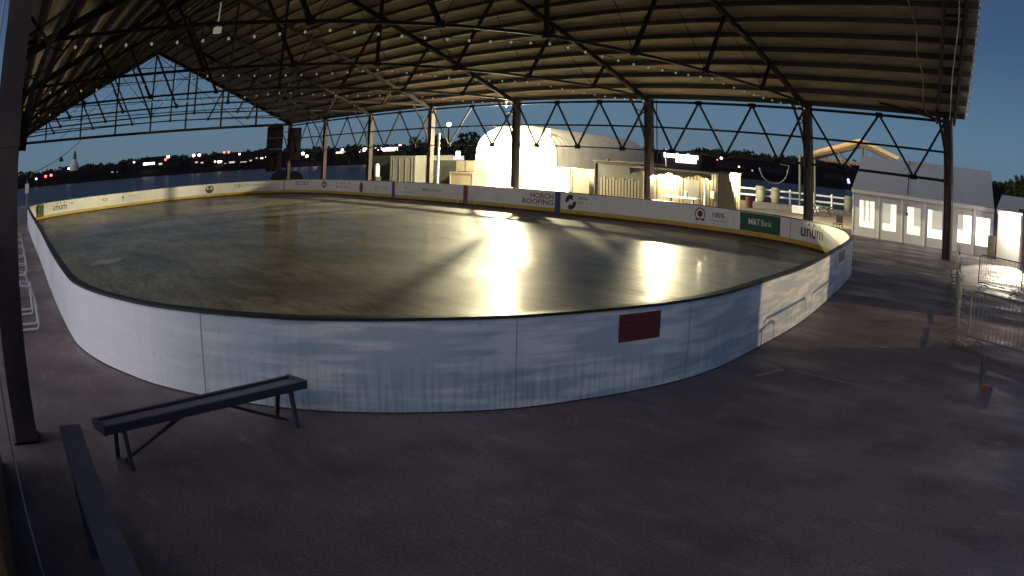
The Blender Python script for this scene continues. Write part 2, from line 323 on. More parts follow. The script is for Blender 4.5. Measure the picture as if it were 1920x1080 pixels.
HS = [(-85.6, -.003, 9, 4, 'dark house with one white window under the church', [(.2, .3, 1.5, 'lamp_white'), (.8, .4, .9, 'lamp_dim')]),
      (-80.6, .001, 8, 4, 'small dark house with a pale window right of the church', [(-.4, .4, 1.2, 'lamp_dim'), (.3, .4, .8, 'lamp_dim')]),
      (-77.4, .0065, 15, 4, 'long building with a bright white sign on its front', [(-.3, .5, 6.5, 'lamp_white'), (.6, .35, 2, 'lamp_dim')]),
      (-75.9, .001, 11, 5, 'dark house with a pinkish porch lamp low on its wall', [(-.5, .4, 1.6, 'lamp_dim'), (.3, .1, 2.1, 'lamp_amber')]),
      (-73.6, .0045, 9, 4, 'dark block under the twin red white lights', [(-.3, .45, 1.4, 'lamp_dim'), (.4, .35, 1.4, 'lamp_dim')]),
      (-71.4, .0035, 12, 5, 'pale lit house group near the middle of the far shore', [(-.6, .5, 2.1, 'lamp_white'), (-.1, .3, 1.2, 'lamp_dim'), (.5, .35, 3, 'lamp_dim')]),
      (-69.9, .003, 11, 5, 'house with a broad pale gable left of the hanging panel', [(-.2, .3, 3.4, 'lamp_dim'), (.5, .5, 1.2, 'lamp_dim')]),
      (-68.5, .0045, 11, 4.6, 'house with four small lit windows beside the hanging panel', [(-.7, .55, 1.0, 'lamp_dim'), (-.2, .5, 1.3, 'lamp_amber'), (.25, .6, 1.2, 'lamp_amber'), (.7, .3, 1.3, 'lamp_dim')]),
      (-36.2, .000, 14, 5, 'dark shore building with one round lamp right of the bar', [(-.5, .5, 1.6, 'lamp_amber'), (.1, .35, .9, 'lamp_dim'), (.6, .4, .9, 'lamp_dim')]),
      (-33.2, -.002, 14, 4, 'low dark shore building with faint windows behind the cable coil', [(-.7, .5, .7, 'lamp_dim'), (-.2, .5, .7, 'lamp_dim'), (.4, .5, .8, 'lamp_dim')]),
      (-28.0, -.001, 14, 4, 'dark shore building under the timber canopy', [(-.2, .6, .8, 'lamp_dim'), (.1, .6, .7, 'lamp_dim'), (.5, .6, .8, 'lamp_white')])]
for a in HS: house(*a)
# lit strip building (long pink white sign) and white lit station
def slab(name, label, cat, az0, az1, e0, e1, d, m, dep=.6, body=None, legs=True):
    p0 = far_pt(az0, e0, d); p1 = far_pt(az1, e0, d); u = (p1 - p0); u.z = 0; w = u.length
    o = thing(name, label, cat, (p0.x, p0.y, -1.0))
    MB().obox((p0.x, p0.y), (u.x, u.y), w, dep, p0.z, 3 + e1 * d).build('sign_face', m, o)
    b = MB(); un = u.normalized(); nn = Vector((-un.y, un.x, 0)) * (dep + .05); q = p0 + nn
    b.obox((q.x - un.x, q.y - un.y), (un.x, un.y), w + 2, 5, -1.5, 3 + e1 * d + .4).build('wall', M['house'], o)
    return o
slab('lit_store', 'long store front glowing pinkish white across the river', 'store', -61.3, -58.9, .002, .0063, 380, glow('pink white sign', (1, .8, .86), 5))
slab('lit_garage', 'flat building with a dim lit strip between two posts', 'building', -63.2, -61.5, .001, .0026, 380, M['lamp_amber'])
st = slab('lit_station', 'brightly lit white station with floodlights on its roof behind the bar', 'building', -41.0, -38.6, .004, .0085, 230, glow('white canopy', (.95, .93, 1), 7))
p0 = far_pt(-40.2, -.0015, 229); p1 = far_pt(-38.7, -.0015, 229)
MB().obox((p0.x, p0.y), (p1.x - p0.x, p1.y - p0.y), (p1 - p0).length, .5, p0.z, 3 + .0035 * 229).build('window', glow('station window', (.9, .88, 1), 2.2), st)
for az in (-40.95, -40.1, -39.3):
    q = far_pt(az, .0105, 229); MB().ball(q, .42).build('lamp', M['lamp_violet'], st)
def far_lamp(az, el, d, r, mm, label):
    p = far_pt(az, el, d); o = thing('street_lamp', label, 'lamp', (p.x, p.y, -1.5), 'lamps across the river')
    MB().tube([(p.x, p.y, -1.5), (p.x, p.y, p.z)], .08 if d > 100 else .05, 5).build('pole', M['steel'], o)
    MB().ball(p, r, 8, 6, .8).build('lamp_head', M[mm], o); return o
LP = [(-87.6, -.0035, 'lamp_pink', .55, 'small pink lamp nearest the left columns'), (-86.75, -.0015, 'lamp_red', .8, 'red lamp, left of the pair near the left columns'), (-86.25, -.0008, 'lamp_red', .8, 'red lamp, right of the pair near the left columns'),
      (-84.7, .0055, 'lamp_white', .55, 'white lamp at the foot of the church tower'), (-79.0, .0062, 'lamp_white', .5, 'lone white lamp between the church and the bright sign'),
      (-76.15, .0095, 'lamp_pink', .85, 'pink lamp highest above the bright sign'), (-76.35, .006, 'lamp_red', .7, 'red lamp just under the highest pink lamp'),
      (-74.05, .0085, 'lamp_pink', .85, 'pink lamp, left one of the twin lights mid shore'), (-73.6, .0085, 'lamp_pink', .85, 'pink lamp, right one of the twin lights mid shore'),
      (-71.6, .0095, 'lamp_red', .7, 'red tipped lamp, left of the high pair'), (-71.25, .0095, 'lamp_red', .7, 'red tipped lamp, right of the high pair'), (-70.4, .0062, 'lamp_white', .5, 'small white lamp right of the high red pair'), (-72.3, -.001, 'lamp_amber', .6, 'dim amber lamp low on the shore'),
      (-66.1, .0028, 'lamp_white', .8, 'white lamp touching the corner post'), (-65.6, .0025, 'lamp_pink', .9, 'pinkish lamp next to the corner post'), (-65.3, -.001, 'lamp_amber', .9, 'orange lamp low beside the corner post'),
      (-64.6, .0045, 'lamp_violet', 1.1, 'big violet lamp between the first two posts'), (-64.7, .0005, 'lamp_white', .9, 'white lamp below the big violet lamp'), (-64.0, .0015, 'lamp_pink', .6, 'small pink lamp right of the big violet lamp'),
      (-62.75, .0045, 'lamp_violet', .8, 'violet lamp right of the second post'), (-62.1, .0012, 'lamp_violet', .9, 'violet lamp low left of the strip'), (-61.6, .0018, 'lamp_pink', .9, 'pink lamp low left of the third post'), (-61.4, .004, 'lamp_pink', .4, 'small pink lamp above the strip light'),
      (-58.75, .0085, 'lamp_pink', .6, 'pink lamp above the right end of the long sign'),
      (-36.9, .0085, 'lamp_violet', .7, 'violet lamp right of the bright station'), (-37.2, .006, 'lamp_red', .35, 'tiny red lamp right of the bright station'), (-35.6, .0, 'lamp_amber', .5, 'amber lamp low right of the bright station'), (-34.6, -.003, 'lamp_dim', .45, 'dim lamp low before the cable coil'),
      (-27.0, -.004, 'lamp_blue', .9, 'blue lamp beside the tent roof'), (-27.05, -.001, 'lamp_white', .55, 'white lamp just above the blue lamp by the tent')]
for az, el, mm, r_, lab in LP: far_lamp(az, el, 385, r_, mm, lab)
def mast(az, el, d, r_):
    p = far_pt(az, el, d); o = thing('light_mast', 'very bright white mast lamp high above the dark trees', 'lamp', (p.x, p.y, -1))
    MB().tube([(p.x, p.y, -1), (p.x, p.y, p.z - .3)], [.35, .15], 6).build('pole', M['steel'], o); MB().ball(p, r_, 10, 8, .8).build('lamp_head', glow('mast lamp', (.95, .93, 1), 12), o)
mast(-55.5, .0335, 180, .55)
p = far_pt(-53.9 - 1.2, 0, 120)
o = thing('glowing_van', 'white van with a glowing body below the mast lamp', 'van', (p.x, p.y, -.5)); u = Vector((azdir(-55.1)[1], -azdir(-55.1)[0], 0))
q = far_pt(-55.25, -.006, 110)
MB().obox((q.x, q.y), (u.x, u.y), 1.6, 1.6, .9, 2.5).build('body', M['lamp_dim'], o); q2 = far_pt(-54.95, -.003, 110); MB().obox((q2.x, q2.y), (u.x, u.y), .55, .5, 2.2, 3.1).build('lamp', M['lamp_white'], o)  # body given a dim glow in place of light falling on it
# church: white dome drum, dark spire
p = far_pt(-84.2, .005, 430); o = thing('church_tower', 'pale church dome with a dark pointed cupola on the far left hill', 'church', (p.x, p.y, p.z - 2))
MB().tube([(p.x, p.y, p.z - 2), (p.x, p.y, p.z + 2)], [3.0, 2.9], 12).build('drum', M['steeple'], o)
MB().tube([(p.x, p.y, p.z + 2), (p.x, p.y, p.z + 4), (p.x, p.y, p.z + 5.2)], [2.5, 1.8, 1.1], 12).build('dome', M['steeple'], o)
MB().tube([(p.x, p.y, p.z + 5.2), (p.x, p.y, p.z + 7.6), (p.x, p.y, p.z + 10)], [1.2, 1.0, .15], 8).build('spire', M['copper'], o)

# ------------------------------------------------------------------ pavilion
YF, YN, YR, ZE, ZR = 33.6, .03, 17.0, 6.58, 14.8
SL = (ZR - ZE) / (YF - YR)
def roof_z(y): return ZR - SL * abs(y - YR)
PX = [-77.8, -69.0, -60.2, -51.1, -41.5, -30.3, -19.6, -11.2]
def rake_x(y): return -10.4 + .45 * (YF - y)
pav = thing('pavilion', 'open steel pavilion with a gabled timber roof over the rink', 'pavilion', (-40, 17, 0))
rd = MB(); x0 = -78.6
for ya, yb in ((YF + .35, YR), (YR, YN - .4)):
    za, zb = roof_z(ya), roof_z(yb); xa, xb = rake_x(min(max(ya, 17), 34)) + .25, rake_x(min(max(yb, 17), 34)) + .25
    if ya <= 17.01: xa, xb = rake_x(17) + .25, rake_x(17) + .25
    th = .09
    rd.hexa([(x0, ya, za + .02), (xa, ya, za + .02), (xb, yb, zb + .02), (x0, yb, zb + .02), (x0, ya, za + th), (xa, ya, za + th), (xb, yb, zb + th), (x0, yb, zb + th)])
roof = rd.build('roof_deck', M['deck'], pav)
# corrugated sheet ends along the rake
ed = MB(); ed.bar((rake_x(YF) + .25, YF + .3, roof_z(YF) + .04), (rake_x(17) + .25, 17, ZR + .04), .03, .05); y = YF + .3
while y > 17:
    z = roof_z(y); x = rake_x(y) + .26; ed.hexa([(x, y, z + .03), (x + .14, y - .05, z + .04), (x + .14, y - .2, z + .11), (x, y - .2, z + .1), (x, y, z + .1), (x + .14, y - .05, z + .13), (x + .14, y - .2, z + .21), (x, y - .2, z + .2)]); y -= .5
ed.build('roof_edging', M['white_paint'], roof)
def purlin(y):
    z = roof_z(y); s = -1 if y > YR else 1; xe = rake_x(max(y, 17)) + .2
    a = Vector((0, 0, 1)); nrm = Vector((0, -s * SL, -1)).normalized() if False else Vector((0, s * SL * -1, -1)).normalized()
    t = Vector((0, 1, 0)) * .045; d = Vector((0, (-SL if y > YR else SL) * .28 / math.hypot(1, SL), -.28 / math.hypot(1, SL)))
    c0 = Vector((x0 + .05, y, z)); c1 = Vector((xe, y, z))
    MB().hexa([c0 - t + d, c1 - t + d, c1 + t + d, c0 + t + d, c0 - t, c1 - t, c1 + t, c0 + t]).build('purlin', M['purlin'], pav)
yy = YF - .05
while yy > YR + .3: purlin(yy); purlin(2 * YR - yy); yy -= 1.0
ST = M['steel']
def chord_z(y):   # slightly cambered bottom chord
    f = abs(y - YR) / (YF - YR); return 6.42 + .48 * max(0, 1 - f) ** .6
def roof_truss(x, x_of=None):
    f = (lambda y: x) if x_of is None else x_of
    b = MB()
    for ya, yb in ((YF, YR), (YR, YN)):
        for dx in (-.07, .07):
            b.bar((f(ya) + dx, ya, roof_z(ya) - .38), (f(yb) + dx, yb, roof_z(yb) - .38), .06, .26)
    ys = [YF - .1, 29.4, 25.2, 21, YR, 13, 8.8, 4.6, YN + .1]
    for ya, yb in zip(ys, ys[1:]):
        b.bar((f(ya), ya, chord_z(ya)), (f(yb), yb, chord_z(yb)), .1, .11)
    to = b.build('roof_truss', ST, pav)
    for yb in ys[1:-1]:
        s = 0 if abs(yb - YR) < .1 else (1 if yb > YR else -1)
        zb = chord_z(yb); yt = yb + s * .49 * (roof_z(yb) - zb) * .8; zt = roof_z(yt) - .4
        MB().bar((f(yb), yb, zb), (f(yt), yt, zt), .13, .13).bar((f(yb), yb, zb - .12), (f(yb), yb, zb + .14), .2, .2).build('strut', ST, to)
    for yb in (29.4, 25.2, 21, 13, 8.8, 4.6):
        s = 1 if yb > YR else -1; yt = yb - s * 3.6; zt = roof_z(yt) - .4
        MB().bar((f(yb), yb, chord_z(yb)), (f(yt), yt, zt), .022, .022).build('tie_rod', ST, to)
    return to
for x in PX[1:7]: roof_truss(x)
def post(x, y, s, near=False):
    w = .2 if not near else .17
    b = MB(); b.box(x - w, x + w, y - .03, y + .03, 0, 6.5); b.box(x - w - .02, x - w + .02, y - .16, y + .16, 0, 6.5); b.box(x + w - .02, x + w + .02, y - .16, y + .16, 0, 6.5)
    b.box(x - w - .02, x + w + .02, y - .2, y + .2, 0, .03)
    b.box(x - w - .03, x + w + .03, y - .17, y + .17, 3.35, 3.75).box(x - w - .03, x + w + .03, y - .17, y + .17, 5.95, 6.4)
    po = b.build('column', M['steel_rust'], pav)
    # curved lattice knee brace towards the middle of the hall
    k = MB(); pts = []
    for i in range(9):
        f = i / 8; pts.append((x, y + s * (.2 + 1.55 * f ** 1.8), 3.3 + 3.25 * f))
    for p_, q_ in zip(pts, pts[1:]): k.bar(p_, q_, .12, .07)
    for i in range(2, 8):
        p_ = pts[i]; k.bar(p_, (x, y + s * .15, p_[2] + (.35 if i % 2 else -.3)), .04, .04)
    k.build('knee_brace', ST, po)
for x in PX: post(x, YF, -1)
for x in PX[:7]: post(x, YN - .06, 1, True)
post(-8.85, YN - .08, 1, True)
# eave trusses (warren panels) along the far side, one per bay
NODES = {0: ([-73.4], [-75.6, -71.2]), 1: ([-64.6], [-66.8, -62.4]), 2: ([-55.6], [-57.8, -53.3]), 3: ([-46.2], [-48.8, -43.9]), 4: ([-37.7, -34.1], [-39.5, -35.9, -32.3]), 5: ([-26.7, -23.1], [-28.55, -24.95, -21.5]), 6: ([-15.2], [-17.5, -13.25])}
ZT, ZM, ZB = 6.19, 4.78, 3.49
for i, (top, bot) in NODES.items():
    xa, xb = PX[i] + .2, PX[i + 1] - .2; Y = YF
    b = MB()
    for z, hgt in ((ZT, .13), (ZM, .1), (ZB, .13 if i >= 5 else .07)): b.bar((xa, Y, z), (xb, Y, z), .1, hgt)
    pts = [(xa, ZT)]
    seq = []
    for k in range(len(bot)):
        seq.append((bot[k], ZB));
        if k < len(top): seq.append((top[k], ZT))
    seq = [(xa, ZT - .1)] + seq + [(xb, ZT - .1)]
    for (p_, zp), (q_, zq) in zip(seq, seq[1:]): b.bar((p_, Y - .02, zp), (q_, Y - .02, zq), .07, .1)
    for p_, zp in seq[1:-1]: b.box(p_ - .2, p_ + .2, Y - .05, Y + .03, zp - .12, zp + .12)
    b.build('eave_truss', ST, pav)
    if i < 6:
        b2 = MB()
        for z, hgt in ((ZT, .13), (ZM, .1), (ZB, .1)): b2.bar((PX[i] + .2, YN - .06, z), (PX[i + 1] - .2, YN - .06, z), .1, hgt)
        for (p_, zp), (q_, zq) in zip(seq, seq[1:]): b2.bar((p_, YN - .06, zp), (q_, YN - .06, zq), .07, .1)
        b2.build('eave_truss', ST, pav)
# far gable screen
gx = PX[0]; b = MB(); b.bar((gx, YN, 6.34), (gx, YF, 6.34), .2, .26)
for ya, yb in ((YF, YR), (YR, YN)): b.bar((gx, ya, roof_z(ya) - .2), (gx, yb, roof_z(yb) - .2), .12, .34)
gs = b.build('gable_frame', ST, pav)
for k in range(1, 8):
    y = YN + (YF - YN) * k / 8; MB().bar((gx + .05, y, 6.4), (gx + .05, y, roof_z(y) - .25), .17, .17).build('mullion', ST, gs)
for z in (7.35, 8.25, 9.55, 11.6, 13.0):
    e_ = (ZR - z) / SL; MB().bar((gx + .1, YR - e_ + .3, z), (gx + .1, YR + e_ - .3, z), .07, .09).build('girt', ST, gs)
for s in (-1, 1):
    MB().bar((gx - .1, YR, 14.3), (gx - .1, YR + s * 11, 6.5), .05, .05).bar((gx - .1, YR + s * 4.2, 12.4), (gx - .1, YR - s * .2, 8.0), .05, .05).build('brace', ST, gs)
# right-hand rake: double rafter with rungs
for off, nm in ((-.15, 'rake_rafter'), (-1.25, 'rake_rafter')):
    q = MB()
    q.bar((rake_x(YF) + off * .9 - .3, YF, roof_z(YF) - .42), (rake_x(YR) + off * .9 - .3, YR, roof_z(YR) - .42), .12, .3); q.build(nm, ST, pav)
for k in range(11):
    y = YF - .8 - 1.55 * k; x = rake_x(y); MB().bar((x - 1.5, y, roof_z(y) - .5), (x - .35, y, roof_z(y) - .5), .1, .12).build('rung', ST, pav)
# pale cable running up the rake
MB().tube([(rake_x(y) - .8 + .05 * math.sin(y), y, roof_z(y) - .62 + .04 * math.sin(3 * y)) for y in [33 - .8 * k for k in range(20)]], .022, 5).build('rake_cable', M['cable'], pav)
# knee bracket at the right corner
MB().bar((-11.4, YF, 6.2), (-15.0, YF - .3, 6.75), .1, .1).bar((-11.4, YF, 6.45), (-14.2, YF - .2, 6.8), .06, .06).build('corner_brace', ST, pav)

# festoon strings under truss chords
def festoon(xs, y0, y1, n, lab, z_off=-.22, sag=.18, bays=4):
    o = thing('string_lights', lab, 'string lights', (xs, (y0 + y1) / 2, 6.5), 'festoon strings under the roof'); pts = []
    for i in range(n * 3 + 1):
        f = i / (n * 3); y = y0 + (y1 - y0) * f; pts.append((xs + .1, y, chord_z(y) + z_off - sag * abs(math.sin(math.pi * bays * f))))
    MB().tube(pts, .009, 4).build('wire', M['wire'], o)
    for i in range(n):
        p_ = pts[i * 3 + 1]; MB().ball((p_[0], p_[1], p_[2] - .07), .04, 8, 6, 1.25).build('bulb', M['bulb'], o)
festoon(-30.3, 33.3, 1.2, 44, 'string of pale bulbs along the middle truss, ending above the twin post')
festoon(-41.5, 33.3, 1.2, 44, 'string of pale bulbs along the farther truss, ending above the floodlit arch')
festoon(-19.6, 33.4, 1.2, 42, 'string of pale bulbs along the nearest truss, ending above the dark post')
# small fixture hung on the nearest truss and on the far truss
o = thing('hanging_lamp', 'small pale lamp dish hung on the string near the dark post', 'lamp', (-19.5, 28.9, 6.2)); MB().tube([(-19.5, 28.9, 6.42), (-19.5, 28.9, 6.28), (-19.5, 28.9, 6.2)], [.02, .06, .2], 10).build('shade', M['white_paint'], o)
o = thing('hanging_lamp', 'small square white lamp hung under the dark near roof above the gable', 'lamp', (-30.2, 9.2, 8.3)); MB().box(-30.35, -30.05, 9.05, 9.35, 8.25, 8.5).box(-30.22, -30.18, 9.18, 9.22, 8.5, 9.6).build('shade', M['bulb'], o)

cb = thing('slack_cable', 'slack dark cable drooping from the far gable beam at the left', 'cable', (-77.5, 5, 5))
cp_ = [(-77.5, 8.7 - 7.9 * k / 16, 6.3 - 3.3 * (k / 16) ** .85 - .5 * math.sin(math.pi * k / 16)) for k in range(17)]
MB().tube(cp_, .035, 5).build('wire', M['wire'], cb)
for k in (5, 12): MB().tube([cp_[k], (cp_[k][0], cp_[k][1], cp_[k][2] - .45)], [.12, .3], 8).build('fixture', M['wire'], cb)
MB().tube([(-12.3 + .33 * (33.2 - y) + .08 * math.sin(2.1 * y), y, roof_z(y) - .31) for y in [33.2 - .5 * k for k in range(28)]], .035, 5).build('roof_conduit', M['container_tan'], pav)

# ------------------------------------------------------------------ rink
CP = [(-50, 1.55), (-46.8, 1.39), (-38, 1.34), (-27, 1.33), (-19.4, 1.28), (-14.65, 1.31), (-13.2, 1.42), (-12.1, 1.68), (-11.3, 1.98), (-10.6, 2.3), (-9.75, 2.9), (-9.2, 3.42), (-8.75, 3.92), (-8.28, 4.67), (-7.87, 5.52), (-7.58, 6.24), (-7.38, 7.19), (-7.24, 8.1), (-7.2, 9.1), (-7.34, 10.2), (-7.68, 11.63), (-8.3, 14.1), (-9.5, 17.69), (-11.05, 21.95), (-12.0, 23.9), (-13.4, 25.9), (-15.4, 27.7), (-17.6, 28.7), (-20.8, 29.1), (-25, 28.9), (-30, 28.35), (-37, 28.0), (-43, 27.8), (-48, 27.7), (-54, 27.6), (-58.3, 27.0), (-61.5, 25.0), (-63.2, 20.4), (-62.0, 15.0), (-59, 9.8), (-56, 5.4), (-53, 2.6)]
def catmull(P, per=10):
    out = []; n = len(P)
    for i in range(n):
        p0, p1, p2, p3 = (Vector((*P[(i + k) % n], 0)) for k in (-1, 0, 1, 2))
        m = max(2, int((p2 - p1).length / .3))
        for j in range(m):
            t_ = j / m; out.append(.5 * ((2 * p1) + (-p0 + p2) * t_ + (2 * p0 - 5 * p1 + 4 * p2 - p3) * t_ ** 2 + (-p0 + 3 * p1 - 3 * p2 + p3) * t_ ** 3))
    return out
CV = catmull(CP); NC = len(CV)
TN = [(CV[(i + 1) % NC] - CV[i - 1]).normalized() for i in range(NC)]
ON = [Vector((t_.y, -t_.x, 0)) for t_ in TN]      # outward normal (curve runs counter-clockwise)
SS = [0.]
for i in range(NC): SS.append(SS[-1] + (CV[(i + 1) % NC] - CV[i]).length)
def at_s(s, off=0.):
    s %= SS[-1]
    lo, hi = 0, NC
    while hi - lo > 1:
        mid = (lo + hi) // 2
        if SS[mid] <= s: lo = mid
        else: hi = mid
    f = (s - SS[lo]) / (SS[lo + 1] - SS[lo]); j = (lo + 1) % NC
    return CV[lo].lerp(CV[j], f) + (ON[lo].lerp(ON[j], f)).normalized() * off
def s_of_dir(xy, far):   # arc length where the view ray (x/y) from above the origin meets the curve
    hits = []
    for i in range(NC):
        a, c = CV[i], CV[(i + 1) % NC]; fa = a.x - xy * a.y; fc = c.x - xy * c.y
        if fa == 0 or fa * fc < 0: f = fa / (fa - fc); p_ = a.lerp(c, f); hits.append((p_.length, SS[i] + f * (SS[i + 1] - SS[i])))
    hits.sort(); return hits[-1][1] if far else hits[0][1]
BH, TH = 1.11, .11
def band(o0, o1, z0, z1, ia=0, ib=None):   # closed ribbon between two offsets and two heights
    mb = MB(); rng = range(NC) if ib is None else range(ia, ib)
    for i in rng:
        j = (i + 1) % NC
        p_, q_ = CV[i] + ON[i] * o0, CV[j] + ON[j] * o0; r_, t_ = CV[i] + ON[i] * o1, CV[j] + ON[j] * o1
        for a, c, za, zb in ((p_, q_, z0, z1), (r_, t_, z0, z1)): mb.quad((a.x, a.y, za), (c.x, c.y, za), (c.x, c.y, zb), (a.x, a.y, zb))
        mb.quad((p_.x, p_.y, z1), (q_.x, q_.y, z1), (t_.x, t_.y, z1), (r_.x, r_.y, z1)); mb.quad((p_.x, p_.y, z0), (q_.x, q_.y, z0), (t_.x, t_.y, z0), (r_.x, r_.y, z0))
    return mb
brd = thing('dasher_boards', 'white dasher boards with advertisements running round the whole rink', 'rink boards', (-35, 14, 0))
# outer sheeting with uv along the run
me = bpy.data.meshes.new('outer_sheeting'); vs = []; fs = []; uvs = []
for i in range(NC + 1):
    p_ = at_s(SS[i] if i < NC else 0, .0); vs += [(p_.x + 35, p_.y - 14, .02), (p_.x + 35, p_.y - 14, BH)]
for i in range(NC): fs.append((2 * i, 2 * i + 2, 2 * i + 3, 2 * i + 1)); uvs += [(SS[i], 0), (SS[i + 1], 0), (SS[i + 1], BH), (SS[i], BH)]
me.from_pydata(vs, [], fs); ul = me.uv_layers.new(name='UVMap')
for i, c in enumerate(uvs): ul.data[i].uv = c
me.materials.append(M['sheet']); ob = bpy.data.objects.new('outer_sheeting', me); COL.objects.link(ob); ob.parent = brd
band(-.012, -TH, .3, BH).build('inner_panel', M['inner_board'], brd)
band(-.012, -TH - .012, .12, .3).build('kick_plate', M['yellow'], brd)
band(-.012, -TH - .02, .0, .12).build('foot_shade', M['shade_strip'], brd)  # dark strip painted in for the shade at the foot of the boards
band(.03, -TH - .02, BH, BH + .035).build('cap_rail', M['navy'], brd)
ic = MB(); ic.add([(*(CV[i] - ON[i] * .06).to_2d(), .03) for i in range(NC)], [tuple(range(NC))]); setting(ic.build('ice', M['ice']))

# printed matter on the boards
CAMZ = 3.0
def decal(name, poly2d, s, side, m, lift=.006, label=None, backing=None):
    """poly2d: list of (verts[(u,z)], faces); u runs left to right as seen. Printed adverts lie on a thin vinyl sheet of the board's colour."""
    mb = MB(); nback = 0
    if backing is None and name == 'advert_print': backing = M['inner_board']
    def put(vs_, fs_, lf):
        w = []
        for u, z in vs_:
            p_ = at_s(s - u, -TH - lf) if side == 'in' else at_s(s + u, lf); w.append((p_.x, p_.y, z))
        mb.add(w, fs_)
    if backing is not None:
        us = [u for vs_, _ in poly2d for u, z in vs_]; zz_ = [z for vs_, _ in poly2d for u, z in vs_]
        vs_, fs_ = rect(min(us) - .02, max(us) + .02, max(.31, min(zz_) - .015), min(1.1, max(zz_) + .015)); put(vs_, fs_, lift - .003); nback = len(fs_)
    for vs_, fs_ in poly2d: put(vs_, fs_, lift)
    o = mb.build(name, m, brd)
    if nback:
        o.data.materials.append(backing)
        for k, f in enumerate(o.data.polygons):
            if k < nback: f.material_index = 1
    if label: o['label'] = label
    return o
def rect(u0, u1, z0, z1):
    n_ = max(1, int(abs(u1 - u0) / .25)); out = []
    vs_ = []
    for i in range(n_ + 1): u = u0 + (u1 - u0) * i / n_; vs_ += [(u, z0), (u, z1)]
    return (vs_, [(2 * i, 2 * i + 2, 2 * i + 3, 2 * i + 1) for i in range(n_)])
def ring(cu, cz, ru, rz, r0=.8, a0=0, a1=360, n_=28):
    vs_ = []
    for i in range(n_ + 1):
        a = R(a0 + (a1 - a0) * i / n_); vs_ += [(cu + ru * r0 * math.cos(a), cz + rz * r0 * math.sin(a)), (cu + ru * math.cos(a), cz + rz * math.sin(a))]
    return (vs_, [(2 * i, 2 * i + 2, 2 * i + 3, 2 * i + 1) for i in range(n_)])
def disc(cu, cz, ru, rz, n_=24, rot=0):
    return ([(cu + ru * math.cos(rot + 2 * math.pi * i / n_), cz + rz * math.sin(rot + 2 * math.pi * i / n_)) for i in range(n_)], [tuple(range(n_))])
def letters(txt, u0, u1, z0, z1, bold=.0):
    cu = bpy.data.curves.new('txt', 'FONT'); cu.body = txt; cu.size = 1; cu.offset = bold; cu.resolution_u = 3
    to = bpy.data.objects.new('txt', cu); COL.objects.link(to); dg = bpy.context.evaluated_depsgraph_get(); dg.update()
    e = to.evaluated_get(dg); me_ = e.to_mesh(); v = [tuple(x.co)[:2] for x in me_.vertices]; f = [tuple(p_.vertices) for p_ in me_.polygons]; e.to_mesh_clear()
    bpy.data.objects.remove(to); bpy.data.curves.remove(cu)
    xs = [a for a, _ in v]; ys = [c for _, c in v]; ax, bx, ay, by = min(xs), max(xs), min(ys), max(ys)
    return ([(u0 + (a - ax) / (bx - ax) * (u1 - u0), z0 + (c - ay) / (by - ay) * (z1 - z0)) for a, c in v], f)
def strokes(u0, u1, z0, z1, n_, seed=1):   # lettering too small to read in the photograph
    rr = random.Random(seed); out = []; w = (u1 - u0) / n_
    for i in range(n_):
        if rr.random() < .14: continue
        a = u0 + i * w; out.append(rect(a, a + w * .22, z0, z1))
        if rr.random() < .6: out.append(rect(a + w * .22, a + w * .7, z0 + (z1 - z0) * rr.choice((0, .4, .82)), z0 + (z1 - z0) * rr.choice((.18, .58, 1))))
        if rr.random() < .6: out.append(rect(a + w * .52, a + w * .72, z0, z1))
    return out
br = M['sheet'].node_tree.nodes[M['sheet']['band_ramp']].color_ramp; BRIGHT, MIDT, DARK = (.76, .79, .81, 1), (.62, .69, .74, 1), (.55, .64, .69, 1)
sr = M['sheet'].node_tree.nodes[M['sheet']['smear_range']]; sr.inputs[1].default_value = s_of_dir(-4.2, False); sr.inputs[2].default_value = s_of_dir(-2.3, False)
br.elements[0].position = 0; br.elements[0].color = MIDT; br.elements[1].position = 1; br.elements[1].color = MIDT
for xy, c in ((-12.06, BRIGHT), (-4.33, BRIGHT), (-2.89, MIDT), (-2.53, BRIGHT), (-2.3, MIDT), (-2.05, DARK), (-1.96, MIDT), (-1.9, BRIGHT), (-1.7, MIDT), (-1.645, BRIGHT), (-1.47, BRIGHT), (-1.425, DARK), (-1.25, DARK), (-1.21, BRIGHT), (-1.085, BRIGHT), (-1.06, MIDT), (-.968, MIDT), (-.88, BRIGHT), (-.83, DARK), (-.67, DARK), (-.645, BRIGHT), (-.54, BRIGHT), (-.53, DARK)):  # tones painted in for lit and shaded stretches of the near boards
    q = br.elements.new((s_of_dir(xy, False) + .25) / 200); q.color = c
def SF(x): return s_of_dir(x, True)
def SN(x): return s_of_dir(x, False)

def span(xa, xb): a, c = SF(xa), SF(xb); return c and (a, abs(a - c))
def unum(xa, xb, z0, z1, lab):
    s_, w = span(xa, xb); p_ = [letters('unum', 0, w, z0, z1, .012)]
    for f in (.3, .52, .8): p_.append(rect(w * f, w * f + w * .055, z1 + .1, z1 + .2))
    decal('advert_print', p_, s_, 'in', M['ink_black'], label=lab)
unum(-14.85, -11.1, .5, .82, 'black lettered advert in lower case with three dots above, at the far left end')
unum(-.5926, -.5508, .48, .84, 'large black lower case lettered advert with three dots above')
def dec(name, xa, polyf, m, xb=None, label=None, lift=.006, backing=None):
    s_, w = span(xa, xb if xb is not None else xa); return decal(name, polyf(w), s_, 'in', m, lift, label, backing)
def mid(xa, polys, m, label=None, name='advert_print', lift=.006, backing=None): return decal(name, polys, SF(xa), 'in', m, lift, label, backing)
mid(-10.229, [disc(0, .86, .16, .06)], M['ink_grey'])
mid(-6.679, [ring(0, .78, .3, .12, .6)], M['ink_grey'])
mid(-5.6185, [disc(0, .78, .16, .14), rect(-.05, .05, .5, .7)], M['ink_grey'])
